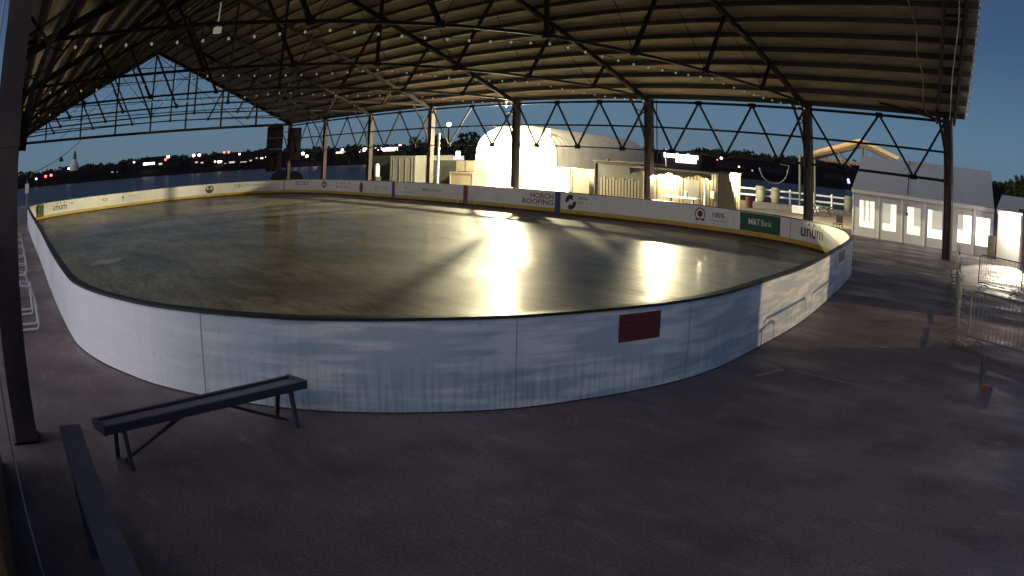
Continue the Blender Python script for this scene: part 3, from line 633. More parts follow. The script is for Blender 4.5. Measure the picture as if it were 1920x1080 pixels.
dec('advert_print', -5.3448, lambda w: strokes(0, w, .74, .88, 9, 3) + strokes(0, w * .9, .55, .63, 12, 4), M['ink_pale'], -4.7942)
mid(-3.2067, [ring(0, .7, .42, .3, .72, -60, 240), disc(0, .6, .3, .1), disc(-.02, .82, .14, .09), rect(-.22, .22, .38, .5)], M['ink_black'], 'round black badge advert')
dec('advert_print', -2.8488, lambda w: strokes(0, w, .66, .98, 5, 8), M['ink_pale'], -2.6747)
dec('advert_print', -2.663, lambda w: [rect(0, w, .88, .895)] + strokes(0, w, .74, .88, 12, 9), M['ink_grey'], -2.4999)
dec('advert_print', -2.4846, lambda w: strokes(0, w, .76, .86, 8, 12), M['ink_pale'], -2.4015)
dec('board_joint', -2.3415, lambda w: [rect(0, .07, .12, 1.1)], M['ink_grey'], lift=.014)
dec('advert_print', -2.238, lambda w: [rect(0, w, .73, .76), rect(0, w, .94, .97), rect(0, .06, .73, .97), rect(w - .06, w, .73, .97)] + strokes(.1, w - .1, .78, .92, 6, 5), M['ink_black'], -2.1469, 'small boxed black lettering')
mid(-2.0381, [ring(0, .76, .44, .26, .78, 30, 390, 6), rect(-.36, .36, .76, .84), disc(0, .92, .18, .05), disc(0, .61, .22, .07)], M['ink_black'], 'black six sided badge advert')
dec('advert_print', -1.9647, lambda w: strokes(w * .26, w, .8, .94, 10, 6) + strokes(w * .26, w * .86, .58, .68, 9, 7) + [disc(w * .07, .88, .09, .07), disc(w * .07, .62, .12, .09)], M['ink_grey'], -1.8779)
mid(-1.8202, [disc(0, .66, .27, .36)], M['ink_maroon'], 'tall maroon oval advert')
mid(-1.8202, [ring(0, .66, .2, .28, .9)], M['ink_brick'], lift=.012, backing=M['ink_maroon'])
dec('advert_print', -1.7497, lambda w: [disc(.12, .72, .13, .11)] + strokes(.34, w, .68, .76, 12, 10), M['ink_pale'], -1.6936)
dec('blue_line', -1.6692, lambda w: [rect(0, w * .9, .0, 1.105)], M['ink_blue'], -1.6548, lift=.022, label='dark blue line across the far boards, farther one')
dec('advert_print', -1.636, lambda w: strokes(0, w, .46, .56, 14, 14) + [ring(w * .42, .68, .2, .2, .7, 20, 160, 10), rect(w * .44, w * .48, .6, .85)], M['ink_sky'], -1.5727)
dec('advert_print', -1.5384, lambda w: [disc(.1, .74, .12, .1)] + strokes(.3, w, .66, .79, 12, 15), M['ink_grey'], -1.4633)
dec('advert_print', -1.5175, lambda w: strokes(0, w, .34, .42, 12, 16), M['ink_pale'], -1.4811)
dec('board_joint', -1.4121, lambda w: [rect(0, .09, .12, .7)], M['ink_white'], lift=.014)
dec('board_joint', -1.3528, lambda w: [rect(0, .09, .12, .95)], M['ink_white'], lift=.014)
dec('red_line', -1.3901, lambda w: [rect(0, w, .12, 1.105)], M['ink_red'], -1.3757, lift=.02, label='dark red centre line on the far boards')
dec('advert_print', -1.372, lambda w: strokes(0, w, .37, .44, 10, 17), M['ink_grey'], -1.3546)
def horch(w): return [letters('HORCH', w * .26, w, .72, 1.0, .03), letters('ROOFING', 0, w, .42, .69, .03)]
dec('advert_print', -1.2073, horch, M['ink_brick'], -1.1234, 'brick red roofing advert in two lines of capitals')
dec('blue_line', -1.1192, lambda w: [rect(0, w, .0, 1.105)], M['ink_blue'], -1.1054, lift=.022, label='dark blue line across the far boards, nearer one')
mid(-1.0797, [ring(0, .68, .36, .36, .5, 60, 185, 16), ring(0, .68, .36, .36, .5, 240, 365, 16), ring(-.02, .75, .2, .16, .45, 20, 200, 12), ring(.03, .6, .2, .16, .45, 200, 380, 12)], M['ink_black'], 'round black swirl shaped emblem')
dec('advert_print', -1.0611, lambda w: strokes(.0, w * .6, .82, .96, 7, 18) + strokes(.0, w, .62, .74, 10, 19), M['ink_grey'], -1.0184)
dec('advert_print', -1.0611, lambda w: strokes(.0, w * .5, .5, .54, 10, 20) + strokes(0, w * 1.2, .24, .29, 16, 21), M['ink_pale'], -1.0184, lift=.008)
mid(-.7902, [ring(0, .74, .29, .29, .84, -50, 230), disc(0, .76, .15, .14), rect(-.2, .2, .5, .56), rect(-.26, -.1, .46, .53), rect(.1, .26, .46, .53)], M['ink_maroon'], 'round maroon seal over two short lines')
dec('advert_print', -.8033, lambda w: strokes(0, w, .33, .38, 14, 22) + strokes(.05, w - .05, .22, .27, 12, 23), M['ink_grey'], -.7772)
dec('advert_print', -.7653, lambda w: [letters('100%', 0, w, .68, .9, .02)], M['ink_blue'], -.7407, 'dark blue 100% lettering')
dec('advert_print', -.7707, lambda w: strokes(0, w, .5, .58, 20, 24), M['ink_grey'], -.7344)
dec('advert_print', -.7707, lambda w: strokes(0, w, .37, .42, 20, 25), M['ink_pale'], -.7344, lift=.008)
dec('advert_print', -.7249, lambda w: [r_ for z in (.8, .68, .56, .44, .32) for r_ in strokes(0, w, z, z + .06, 4, int(z * 100))], M['ink_pale'], -.7186)
dec('banner', -.7102, lambda w: [rect(0, w, .31, 1.08)], M['ink_green'], -.6319, 'dark green bank banner with white lettering')
dec('advert_print', -.6935, lambda w: [letters('M&T', 0, w * .5, .6, .86, .02), letters('Bank', w * .55, w, .6, .86, .0)], M['ink_white'], -.6482, 'white bank lettering on the green banner', lift=.012, backing=M['ink_green'])
dec('board_joint', -.6127, lambda w: [rect(0, .04, .12, 1.1)], M['ink_grey'], lift=.016)
mid(-.5253, [rect(-.1, -.06, .4, .9), disc(.1, .45, .06, .05)], M['ink_pale'])
# outside faces
for xy in (-3.3744, -1.2198, -.8051): decal('sheet_joint', [rect(-.006, .006, .02, 1.1)], SN(xy), 'out', M['ink_grey'])
a, c = SN(-.9592), SN(-.8678)
decal('notice_sign', [rect(0, c - a, .69, 1.045)], a, 'out', M['ink_maroon'], .012, 'dark red rectangular notice sign on the near boards')
decal('notice_text', sum([strokes(.08, (c - a) * f_, z, z + .025, 16, int(z * 50)) for z, f_ in ((.95, .7), (.89, .9), (.83, .85), (.77, .6))], []), a, 'out', mat('faded sign text', (.16, .05, .04), .6), .018, None, M['ink_maroon'])
decal('small_plate', [rect(0, .12, .7, 1.0)], SN(-.5298), 'out', M['ink_grey'], .012, 'narrow dark plate on the near right boards')
a, c = SN(-.5242), SN(-.5136); decal('small_plate', [rect(0, abs(c - a), .74, 1.03)], a, 'out', M['ink_maroon'], .012, 'small dark red plate on the near right boards')
# green cloth over the gate gap at the far left end
gq = at_s(SF(-21.5), -.2); o = thing('gate_cover', 'green cloth bundle hung in the gate gap at the far left end of the boards', 'cover', (gq.x, gq.y, .3))
bb = MB()
for k in range(7):
    q = at_s(SF(-19.2 - .75 * k), -.17 - .05 * (k % 2)); q2 = at_s(SF(-19.2 - .75 * (k + 1)), -.17 - .05 * ((k + 1) % 2)); bb.quad((q.x, q.y, .25), (q2.x, q2.y, .25), (q2.x, q2.y, 1.0 + .1 * (k % 2)), (q.x, q.y, 1.06))
bb.build('cloth', M['plastic_green'], o)
# frost patches on the floor
rp = random.Random(4)
def patch(x, y, rx, ry, rot, m, nm):
    vs_ = []
    for i in range(22):
        a = 2 * math.pi * i / 22; k = rp.uniform(.7, 1.15); u, v = rx * k * math.cos(a), ry * k * math.sin(a); vs_.append((x + u * math.cos(rot) - v * math.sin(rot), y + u * math.sin(rot) + v * math.cos(rot), .034))
    setting(MB().add(vs_, [tuple(range(22))]).build(nm, m))
M['frost'] = mat('thin frost', (.34, .4, .47), .5, noise=.5, nscale=1.2)
patch(-39.5, 5.2, 4.2, .7, 2.95, M['frost'], 'frost_patch'); patch(-25.5, 3.9, 1.0, .5, 2.4, M['frost'], 'frost_patch')

M['gravel'] = mat('pale yard gravel', (.34, .3, .23), .9, noise=.35, nscale=1.5, spec=.1)
setting(MB().add([(x, y, .004) for x, y in ((-46.5, 36.8), (-20.5, 37.4), (-22.5, 47), (-24, 70), (-34.2, 67.8), (-44.2, 60.1), (-47.4, 58))], [tuple(range(7))]).build('gravel_yard', M['gravel']))
# worn joints in the paving on the right
for y, xa, xb in ((23.0, -11.0, -4.5), (20.3, -10.0, -6.6), (17.5, -9.2, -5.4), (15.4, -8.3, -5.2), (13.55, -7.9, -5.1), (10.65, -6.8, -4.6), (26.5, -13.4, -6.0), (30.2, -16.0, -8.0)):
    setting(MB().quad((xa, y - .035, .004), (xb, y - .06, .004), (xb, y + .0, .004), (xa, y + .035, .004)).build('pavement_joint', M['joint']))
setting(MB().quad((-6.6, 9.9, .004), (-6.48, 9.9, .004), (-6.4, 10.75, .004), (-6.52, 10.75, .004)).build('pavement_joint', M['joint']))

# ------------------------------------------------------------------ near side: bench, rail, cable, skating aids
def bench():
    A_, B_ = Vector((-7.62, .9, .47)), Vector((-8.42, 3.72, .47)); u = (B_ - A_).normalized(); n_ = Vector((-u.y, u.x, 0)) * -1
    o = thing('bench', 'long dark backless bench with one grey plank top beside the boards', 'bench', (-8.05, 2.3, 0))
    w = .15
    MB().bar(A_, B_, w * 2 - .07, .035).build('seat', M['alu'], o)
    for s in (-1, 1): MB().bar(A_ + n_ * s * w, B_ + n_ * s * w, .045, .09).build('side_rail', M['bench_edge'], o)
    for e_ in (A_, B_):
        q = e_ + (u if e_ is B_ else -u) * .0; MB().bar(q - n_ * (w + .02), q + n_ * (w + .02), .05, .1).build('end_cap', M['bench_edge'], o)
    for f in (.09, .93):
        q = A_.lerp(B_, f); lg = MB()
        lg.bar(q - n_ * .12 + Vector((0, 0, -.03)), q - n_ * .2 + Vector((0, 0, -.46)), .05, .05).bar(q + n_ * .12 + Vector((0, 0, -.03)), q + n_ * .2 + Vector((0, 0, -.46)), .05, .05).bar(q - n_ * .21 + Vector((0, 0, -.445)), q + n_ * .21 + Vector((0, 0, -.445)), .05, .04).bar(q - n_ * .13 + Vector((0, 0, -.06)), q + n_ * .13 + Vector((0, 0, -.06)), .05, .05)
        lg.build('leg', M['bench_edge'], o)
        m_ = A_.lerp(B_, .5) + Vector((0, 0, -.05)); MB().bar(q + Vector((0, 0, -.42)), A_.lerp(B_, .42 if f < .5 else .6) + Vector((0, 0, -.05)), .035, .035).build('brace', M['bench_edge'], o)
bench()
o = thing('drink_rail', 'dark timber handrail plank on posts running under the camera', 'railing', (-3.5, .36, 0))
MB().hexa([(-5.85, .30, 1.06), (-.6, .20, 1.06), (-.6, .40, 1.06), (-5.85, .5, 1.06), (-5.85, .30, 1.1), (-.6, .20, 1.1), (-.6, .40, 1.1), (-5.85, .5, 1.1)]).build('top_plank', M['rail_wood'], o)
for x in (-5.7, -3.9, -2.1): MB().box(x - .05, x + .05, .33, .43, 0, 1.055).build('post', M['rail_wood'], o)
MB().bar((-5.82, .4, .97), (-.6, .3, .97), .04, .14).build('side_plank', M['rail_wood'], o)
tag(MB().tube([(-3.6, -.122, z) for z in (0, 1, 2, 3, 4, 5, 6, 6.4)], .006, 6).build('cable', M['cable']), 'thin pale upright cable at the far left edge of the view', 'cable')
def aid(x, y, rz, lab):
    o = thing('skating_aid', lab, 'skating aid', (x, y, 0), 'white skating aids along the near wall')
    r_ = .028; P_ = lambda a, c, z: (x + a, y + c, z)
    for s in (-.3, .3):
        MB().tube([P_(s, -.32, .04), P_(s, .3, .04), P_(s, .34, .12), P_(s, .3, .55), P_(s, .2, .88), P_(s, -.05, .92)], r_, 7).build('side_frame', M['white_pvc'], o)
    for z, c in ((.55, .3), (.92, -.05), (.88, .2)): MB().tube([P_(-.3, c, z), P_(.3, c, z)], r_, 7).build('crossbar', M['white_pvc'], o)
    o.rotation_euler = (0, 0, 0); return o
for x, y, lab in ((-15.6, .26, 'white pipe skating aid nearest the camera by the near wall'), (-17.4, .2, 'second white pipe skating aid from the camera by the near wall'), (-24.5, .28, 'white pipe skating aid in the middle of the row by the near wall'), (-27.0, .3, 'second farthest white pipe skating aid by the near wall'), (-29.8, .3, 'farthest white pipe skating aid by the near wall')): aid(x, y, 0, lab)
# low dark kerb below the aids
setting(MB().box(-33, -14.2, -.25, -.02, 0, .12).build('kerb', M['joint']))
# tall black panel at far corner
q = far_pt(-67.75, 0, 80); u = Vector((azdir(-67.75)[1], -azdir(-67.75)[0], 0))
o = thing('speaker_stack', 'tall black speaker stack hung beside the far corner post', 'speaker', (q.x, q.y, 1.6))
z0 = 1.6
for k in range(4): MB().obox((q.x - u.x * .85, q.y - u.y * .85), (u.x, u.y), 1.7, .9, z0 + k * 1.1, z0 + k * 1.1 + 1.07).build('cabinet', M['speaker'], o)
MB().bar((q.x, q.y, 6.0), (q.x, q.y, 6.34), .1, .1).bar((q.x - u.x * .8, q.y - u.y * .8, 6.02), (q.x + u.x * .8, q.y + u.y * .8, 6.02), .1, .1).build('bracket', ST, o)
q = far_pt(-66.2, 0, 83.0); MB2 = MB().obox((q.x - u.x * .55, q.y - u.y * .55), (u.x, u.y), 1.15, .5, 2.6, 5.9); MB2.build('wrap', M['speaker'], o)
q = far_pt(-67.0, -.02, 92); o = thing('covered_heap', 'dark covered heap on the ground behind the far corner post', 'heap', (q.x, q.y, -1)); 
MB().ball((q.x, q.y, .6), 1.5, 10, 6, .6).ball((q.x + 1.6, q.y + .6, .5), 1.2, 10, 6, .7).build('cover', M['speaker'], o)
# small pole with a white sign far left
q = Vector((-83.2, 2.3, 0)); o = thing('marker_post', 'small white marker on a thin post by the water at the far left', 'marker', q); MB().tube([(q.x, q.y, 0), (q.x, q.y, 2.7)], .035, 6).build('post', M['cable'], o); MB().box(q.x - .05, q.x + .05, q.y - .25, q.y + .25, 1.3, 2.3).build('sign_face', M['white_paint'], o)

# ------------------------------------------------------------------ buildings behind the far side
def unit(v): v = Vector(v); return v.normalized()
# arch building
AX = unit((-.51, .86)); PXD = unit((.86, .51)); FC = Vector((-53.9, 43.6)); HW, HT, LEN = 3.4, 5.3, 36
def arch(t):   # gothic-ish arch outline, t from -1 (left foot) to 1
    s = 1 if t >= 0 else -1; a = abs(t)
    if a > .62: f = (1 - a) / .38; return s * HW * (1 + .02 * math.sin(f * 3.14)), 2.9 * f
    f = a / .62; return s * HW * math.sin(f * math.pi / 2) ** .95, 2.9 + (HT - 2.9) * max(0, math.cos(f * math.pi / 2)) ** .85
hg = thing('arch_building', 'white floodlit arch fronted shed with a ribbed steel roof', 'building', (FC.x, FC.y, 0))
TT = [-1 + i / 16 for i in range(33)]
out0 = [FC + PXD * arch(t_)[0] for t_ in TT]; zs = [arch(t_)[1] for t_ in TT]
MB().add([(p_.x, p_.y, z) for p_, z in zip(out0, zs)] + [(p_.x + AX.x * .25, p_.y + AX.y * .25, z) for p_, z in zip(out0, zs)], [tuple(range(33)), tuple(range(33, 66))[::-1]] + [(i, i + 1, i + 34, i + 33) for i in range(32)] + [(32, 0, 33, 65)]).build('front_wall', M['hangar_front'], hg)
rb = MB(); nr = 90
for k in range(nr + 1):
    d = .3 + (LEN - .3) * k / nr; sc_ = 1 + (.03 if k % 3 == 0 else -.026 if k % 3 == 1 else 0)
    for t_ in TT: ax_, z = arch(t_); p_ = FC + PXD * ax_ * (.985 * sc_) + AX * d; rb.v.append((p_.x, p_.y, z * (.985 * sc_)))
for k in range(nr):
    for i in range(32): rb.f.append((k * 33 + i, k * 33 + i + 1, (k + 1) * 33 + i + 1, (k + 1) * 33 + i))
rb.f.append(tuple(nr * 33 + i for i in range(33)))
rb.build('roof', M['hangar_roof'], hg)
vp = FC + PXD * 2.55 + AX * .6; MB().tube([(vp.x, vp.y, 3.9), (vp.x, vp.y, 5.05)], .16, 10).tube([(vp.x, vp.y, 5.02), (vp.x, vp.y, 5.08)], .2, 10).build('vent_pipe', M['white_paint'], hg)
dl = FC - PXD * 1.4 - AX * .02
MB().obox((dl.x, dl.y), PXD, 2.8, -.03, 0, 2.7).build('door', M['hangar_front'], hg)

def cont(name, label, cat, a, u, w, d, hh, m, ribs=.0, group=None, roofm=None):
    u = unit(u); n_ = Vector((-u.y, u.x)); a = Vector(a)
    o = thing(name, label, cat, (a.x, a.y, 0), group)
    b = MB(); b.obox(a, u, w, d, .12, hh)
    if ribs:
        k = 0
        while k * ribs < w - .12: p_ = a + u * (k * ribs + .06) - n_ * .035; b.obox(p_, u, ribs * .5, .04, .2, hh - .14); k += 1
        k = 0
        e_ = a + u * w
        while k * ribs < d - .12: p_ = e_ + n_ * (k * ribs + .06); b.obox(p_, n_, ribs * .5, -.035, .2, hh - .14); k += 1
    b.build('body', m, o)
    f = MB()
    for z0_, z1_ in ((.0, .16), (hh - .1, hh + .03)): f.obox(a - u * .03 - n_ * .05, u, w + .06, .1, z0_, z1_); f.obox(a + u * (w - .05) - n_ * .0, u, .1, d, z0_, z1_)
    for k in (0, w - .1): f.obox(a + u * k - n_ * .052, u, .1, .1, .16, hh - .1)
    f.build('frame', roofm or m, o)
    return o, a, u, n_
o, a, u, n_ = cont('shipping_container', 'off white shipping container end lit in front of the river', 'container', (-60.2, 35.7), (.9, .43), 2.44, 6, 2.68, M['container_white'])
for k in (.3, .9, 1.5, 2.1): p_ = a + u * k - n_ * .04; MB().tube([(p_.x, p_.y, .25), (p_.x, p_.y, 2.5)], .025, 6).build('lock_bar', M['container_white'], o)
cont('storage_box', 'dark green storage box left of the off white container', 'container', (-64.4, 36.2), (.85, .53), 1.9, 3, 2.7, M['container_dark'])
p_ = Vector((-61.4, 35.1)); o = thing('gas_bottle', 'white gas bottle on a stand between the two containers', 'bottle', (p_.x, p_.y, 0)); MB().tube([(p_.x, p_.y, 1.0), (p_.x, p_.y, 1.9), (p_.x, p_.y, 2.1)], [.2, .2, .1], 10).build('bottle', M['white_paint'], o); MB().box(p_.x - .25, p_.x + .25, p_.y - .25, p_.y + .25, 0, 1.0).build('stand', M['container_dark'], o)
cont('storage_box', 'dark storage box behind the lit pole and the rink post', 'container', (-57.6, 38.2), (.84, .54), 3.2, 3, 2.3, M['container_dark'])
cont('crate', 'tan crate, the lower and wider one of the stack left of the arch building', 'crate', (-54.75, 37.9), (.97, .24), 2.35, 1.6, 1.42, M['crate'], group='tan crates')
a = Vector((-54.3, 38.15)); u = unit((.97, .24)); o = thing('crate', 'tan crate on top of the stack left of the arch building', 'crate', (a.x, a.y, 1.45), 'tan crates')
MB().obox(a, u, 1.85, 1.2, 1.5, 2.3).obox(a, u, .12, 1.2, 1.45, 1.5).obox(a + u * 1.6, u, .12, 1.2, 1.45, 1.5).build('body', M['crate'], o); n_ = Vector((-u.y, u.x)); MB().obox(a + u * .9 - n_ * .02, u, .08, .02, 1.52, 2.28).build('batten', M['wood_dark'], o)
tag(MB().tube([(-49.4, 33.15, 0), (-49.4, 33.15, 4.35)], .085, 10).build('white_pole', M['white_paint']), 'tall thin white pole lit beside the third rink post', 'pole')
o, a, u, n_ = cont('utility_box', 'white floodlit box with double doors in front of the arch building', 'box', (-46.9, 40.2), (.92, .4), 2.35, 1.1, 2.02, M['white_paint']); MB().obox(a + u * .03 - n_ * .06, u, 2.25, .012, .2, 1.9).build('door', M['hangar_front'], o)
cont('cabinet', 'tan cabinet between the white box and the dark container', 'cabinet', (-44.45, 41.0), (.95, .3), 1.5, 1.0, 2.0, M['container_tan'])
o, a, u, n_ = cont('shipping_container', 'dark shipping container with lower ribs coloured as if lit, right of the tan cabinet', 'container', (-39.7, 38.7), (.995, -.02), 4.9, 2.44, 2.6, M['container_dark'], roofm=M['wood_dark'])
for k in range(15): MB().obox(a + u * (.55 + .28 * k) - n_ * .03, u, .2, .03, .2, 1.62 + .06 * math.sin(k * 2.1)).build('lit_rib', M['container_brown'], o)  # pale pieces paint in the light on the lower ribs
MB().obox(a - u * .12 - n_ * .15, u, 5.15, 2.75, 2.64, 2.72).build('roof_rim', M['wood_dark'], o)
for k in (1.1, 4.4): p_ = a + u * k - n_ * .1; MB().obox(p_, u, .22, .16, 2.72, 2.83).build('roof_lamp', M['wood_dark'], o)
# bar container with scalloped awning and two wall lamps
o, a, u, n_ = cont('bar_container', 'ribbed container bar with a dark scalloped awning and two bright wall lamps', 'bar', (-33.3, 36.3), (.995, .06), 5.6, 2.44, 2.6, M['container_brown'], .24, roofm=M['wood_dark'])
BAR = (a, u, n_)
aw = MB(); NS = 40; PD = .95
for i in range(NS):
    for j0, j1 in ((0, 1),):
        f0, f1 = i / NS, (i + 1) / NS
        def pt(f, k):
            p_ = a + u * (5.9 * f - .15) - n_ * (PD if k else .05); return p_
        sw = lambda f: .1 * abs(math.sin(f * math.pi * 9)) + .18 * math.sin(f * math.pi * 3) ** 2
        p0, p1, q0, q1 = pt(f0, 0), pt(f1, 0), pt(f0, 1), pt(f1, 1)
        aw.quad((p0.x, p0.y, 2.55), (p1.x, p1.y, 2.55), (q1.x, q1.y, 2.44), (q0.x, q0.y, 2.44))
        aw.quad((q0.x, q0.y, 2.44), (q1.x, q1.y, 2.44), (q1.x, q1.y, 2.04 + sw(f1)), (q0.x, q0.y, 2.04 + sw(f0)))
aw.build('awning', M['awning'], o)
for k in (1.55, 3.3, 5.25): p_ = a + u * k - n_ * .9; MB().tube([(p_.x, p_.y, 0), (p_.x, p_.y, 2.43)], .05, 8).build('awning_post', M['white_paint'], o)
p_ = a + u * 3.3 - n_ * .07; MB().obox(p_, u, .95, .03, .15, 2.0).build('door', M['container_white'], o)
p_ = a + u * 5.1 - n_ * .1; MB().obox(p_, u, .25, .05, 1.1, 1.5).build('menu_board', M['white_paint'], o)
BL = []
for k in (1.9, 4.75):
    p_ = a + u * k - n_ * .1; MB().obox(p_ - u * .1, u, .2, .1, 2.14, 2.27).build('wall_lamp', M['lamp_flood'], o); BL.append(p_)
p_ = a + u * .9 + n_ * 1.2; MB().tube([(p_.x, p_.y, 2.55), (p_.x, p_.y, 3.7)], .05, 6).build('roof_pipe', M['white_paint'], o)
# high table and stools
t_ = Vector((-28.9, 34.75)); o = thing('bar_table', 'long white topped bar table in front of the ribbed bar', 'table', (t_.x, t_.y, 0))
MB().obox(t_ - Vector((1.05, .3)), (1, .12), 2.1, .6, 1.04, 1.09).build('table_top', M['white_paint'], o)
for k in (-.8, .8): MB().box(t_.x + k - .05, t_.x + k + .05, t_.y - .05, t_.y + .05, 0, 1.04).build('leg', M['wood_dark'], o)
o = thing('bench', 'light slatted bench on the ground in front of the bar table', 'bench', (-27.6, 34.3, 0)); MB().obox((-28.3, 34.2), (1, .1), 1.3, .36, .72, .78).build('seat', M['white_paint'], o); MB().box(-28.2, -28.1, 34.3, 34.5, 0, .72).build('leg', M['wood_dark'], o); MB().box(-27.2, -27.1, 34.4, 34.6, 0, .72).build('leg', M['wood_dark'], o)
o = thing('dispenser', 'small white dispenser standing on the bar table', 'dispenser', (-28.65, 34.85, 1.09)); MB().tube([(-28.65, 34.85, 1.09), (-28.65, 34.85, 1.36), (-28.65, 34.85, 1.42)], [.1, .1, .04], 10).build('body', M['white_paint'], o)
o = thing('parasol', 'folded dark cloth on the ground right of the bar', 'cover', (-26.6, 38.4, 0)); MB().ball((-26.6, 38.4, .25), .55, 10, 6, .5).ball((-26.0, 38.5, .2), .4, 10, 6, .6).build('cloth', M['awning'], o)
# post and rail fence
FP = [(-46.6, 59.2), (-44.7, 60.6), (-42.7, 62.7), (-41.0, 64.0), (-39.9, 64.6), (-38.0, 66.2), (-36.3, 67.2), (-34.4, 68.4), (-32.6, 69.4), (-30.6, 70.6), (-28.4, 72.0)]
o = thing('rail_fence', 'white post and rail fence along the river bank', 'fence', (-40, 64, 0))
for x, y in FP: MB().box(x - .08, x + .08, y - .08, y + .08, -.05, 1.35).build('post', M['white_paint'], o)
for z in (.55, 1.12):
    r_ = MB()
    for p_, q in zip(FP, FP[1:]): r_.bar((p_[0], p_[1], z), (q[0], q[1], z), .05, .16)
    r_.build('rail', M['white_paint'], o)
def barrel(x, y, lab):
    o = thing('barrel', lab, 'barrel', (x, y, 0), 'pale barrels by the fence'); MB().tube([(x, y, 0), (x, y, .35), (x, y, .75), (x, y, 1.15), (x, y, 1.45)], [.36, .45, .48, .45, .38], 14).build('body', M['barrel'], o, True)
    for z in (.32, 1.12): MB().tube([(x, y, z), (x, y, z + .06)], .465, 14).build('hoop', M['container_tan'], o)
barrel(-42.0, 62.3, 'pale barrel, left one of the pair before the fence'); barrel(-40.4, 62.6, 'pale barrel, right one of the pair before the fence'); barrel(-33.4, 65.5, 'pale barrel alone beside the tent')
o = thing('bin', 'dark red bin standing on the lit yard before the fence', 'bin', (-35.2, 50.6, 0)); MB().tube([(-35.2, 50.6, 0), (-35.2, 50.6, .75)], [.27, .3], 12).build('body', M['red'], o); MB().tube([(-35.2, 50.6, .75), (-35.2, 50.6, .8)], .32, 12).build('rim', M['red'], o)
o = thing('yard_table', 'plain timber picnic table at the edge of the yard by the tent', 'table', (-29.4, 52.8, 0)); MB().obox((-30.4, 52.4), (1, .1), 1.8, .75, .7, .75).build('table_top', M['crate'], o)
for s in (-.35, 1.05): MB().obox((-30.4, 52.4 + s), (1, .1), 1.8, .25, .42, .46).build('seat', M['crate'], o)
for k in (.25, 1.5): MB().bar((-30.4 + k, 52.2, 0), (-30.4 + k, 53.0, .7), .06, .1).bar((-30.4 + k, 53.4, 0), (-30.4 + k, 52.6, .7), .06, .1).build('trestle', M['crate'], o)
o = thing('yard_chair', 'dark folding chair by the corner of the tent', 'chair', (-20.9, 39.6, 0)); MB().box(-21.15, -20.7, 39.4, 39.85, .42, .46).build('seat', M['wood_dark'], o); MB().box(-21.15, -20.7, 39.82, 39.86, .5, .9).build('backrest', M['wood_dark'], o)
for dx in (-21.13, -20.72):
    for dy in (39.42, 39.83): MB().box(dx - .015, dx + .015, dy - .015, dy + .015, 0, .42).build('leg', M['wood_dark'], o)
# timber canopy
M['canopy_post'] = mat('grey canopy post', (.14, .14, .13), .7, noise=.2)
o = thing('timber_canopy', 'open timber gable canopy with warm boards under its roof', 'canopy', (-26.5, 53, 0))
AP, EL, ER = Vector((-25.2, 52, 5.9)), Vector((-31.2, 53.2, 4.45)), Vector((-21.4, 51.2, 4.85)); DP = Vector((-2.0, 4.2, 0))
for e_, nm in ((EL, 'roof_slope'), (ER, 'roof_slope')):
    a_, b_ = AP, e_; dn = Vector((0, 0, -.12))
    MB().hexa([a_ + dn, b_ + dn, b_ + DP + dn, a_ + DP + dn, a_, b_, b_ + DP, a_ + DP]).build(nm, M['wood'], o)
    MB().bar(a_ + Vector((0, -.05, .06)), b_ + Vector((0, -.05, .06)), .08, .22).build('barge_board', M['crate'] if e_ is ER else M['wood'], o)
    for k in range(7): q = DP * (k / 6); MB().bar(a_ + q + Vector((0, 0, -.22)), b_ + q + Vector((0, 0, -.22)), .1, .2).build('rafter', M['wood_dark'], o)
for k in (.0, 1.0):
    q = DP * k; m_ = EL.lerp(ER, .5) + q
    MB().bar(EL + q + Vector((1.4, 0, -.2)), ER + q + Vector((-.6, 0, -.6)), .12, .18).bar(AP + q + Vector((0, 0, -.3)), Vector((AP.x, AP.y, 4.0)) + q, .12, .14).bar(AP + q + Vector((-2.6, .4, -.9)), Vector((AP.x - 1.3, AP.y + .2, 4.0)) + q, .1, .12).bar(AP + q + Vector((0, 0, -1.6)), Vector((AP.x - 2.6, AP.y + .4, 4.2)) + q, .1, .12).build('truss', M['wood_dark'], o)
for px_, py_, lab in ((-30.7, 51.2, 'front'), (-32.4, 56.7, 'rear'), (-21.9, 51.4, 'front'), (-23.2, 55.2, 'rear')):
    MB().box(px_ - .07, px_ + .07, py_ - .07, py_ + .07, 0, 4.4).build('post', M['canopy_post'], o); MB().box(px_ - .55, px_ + .55, py_ - .3, py_ + .3, .06, .62).build('ballast_block', M['white_paint'], o)
lat = MB()
for k in range(7): q = AP + Vector((.2 + .38 * k, -.06, -.45 - .11 * k)); lat.bar(q, q + Vector((.16 * (-1) ** k, 0, -.55)), .04, .06)
lat.bar(AP + Vector((.1, -.06, -.42)), AP + Vector((2.7, -.06, -1.2)), .04, .05)
lat.build('lattice', M['wood_dark'], o)
# looped cable hung under the far eave
tag(MB().tube([(-21.9 + .9 * math.cos(a_), 33.75, 3.1 + .75 * math.sin(a_)) for a_ in [math.pi * (1.02 + .96 * k / 14) for k in range(15)]] + [(-20.9, 33.75, 3.3), (-21.5, 33.75, 3.35)], .03, 6).build('cable_loop', M['cable']), 'loop of pale cable hung under the far eave left of the dark post', 'cable')
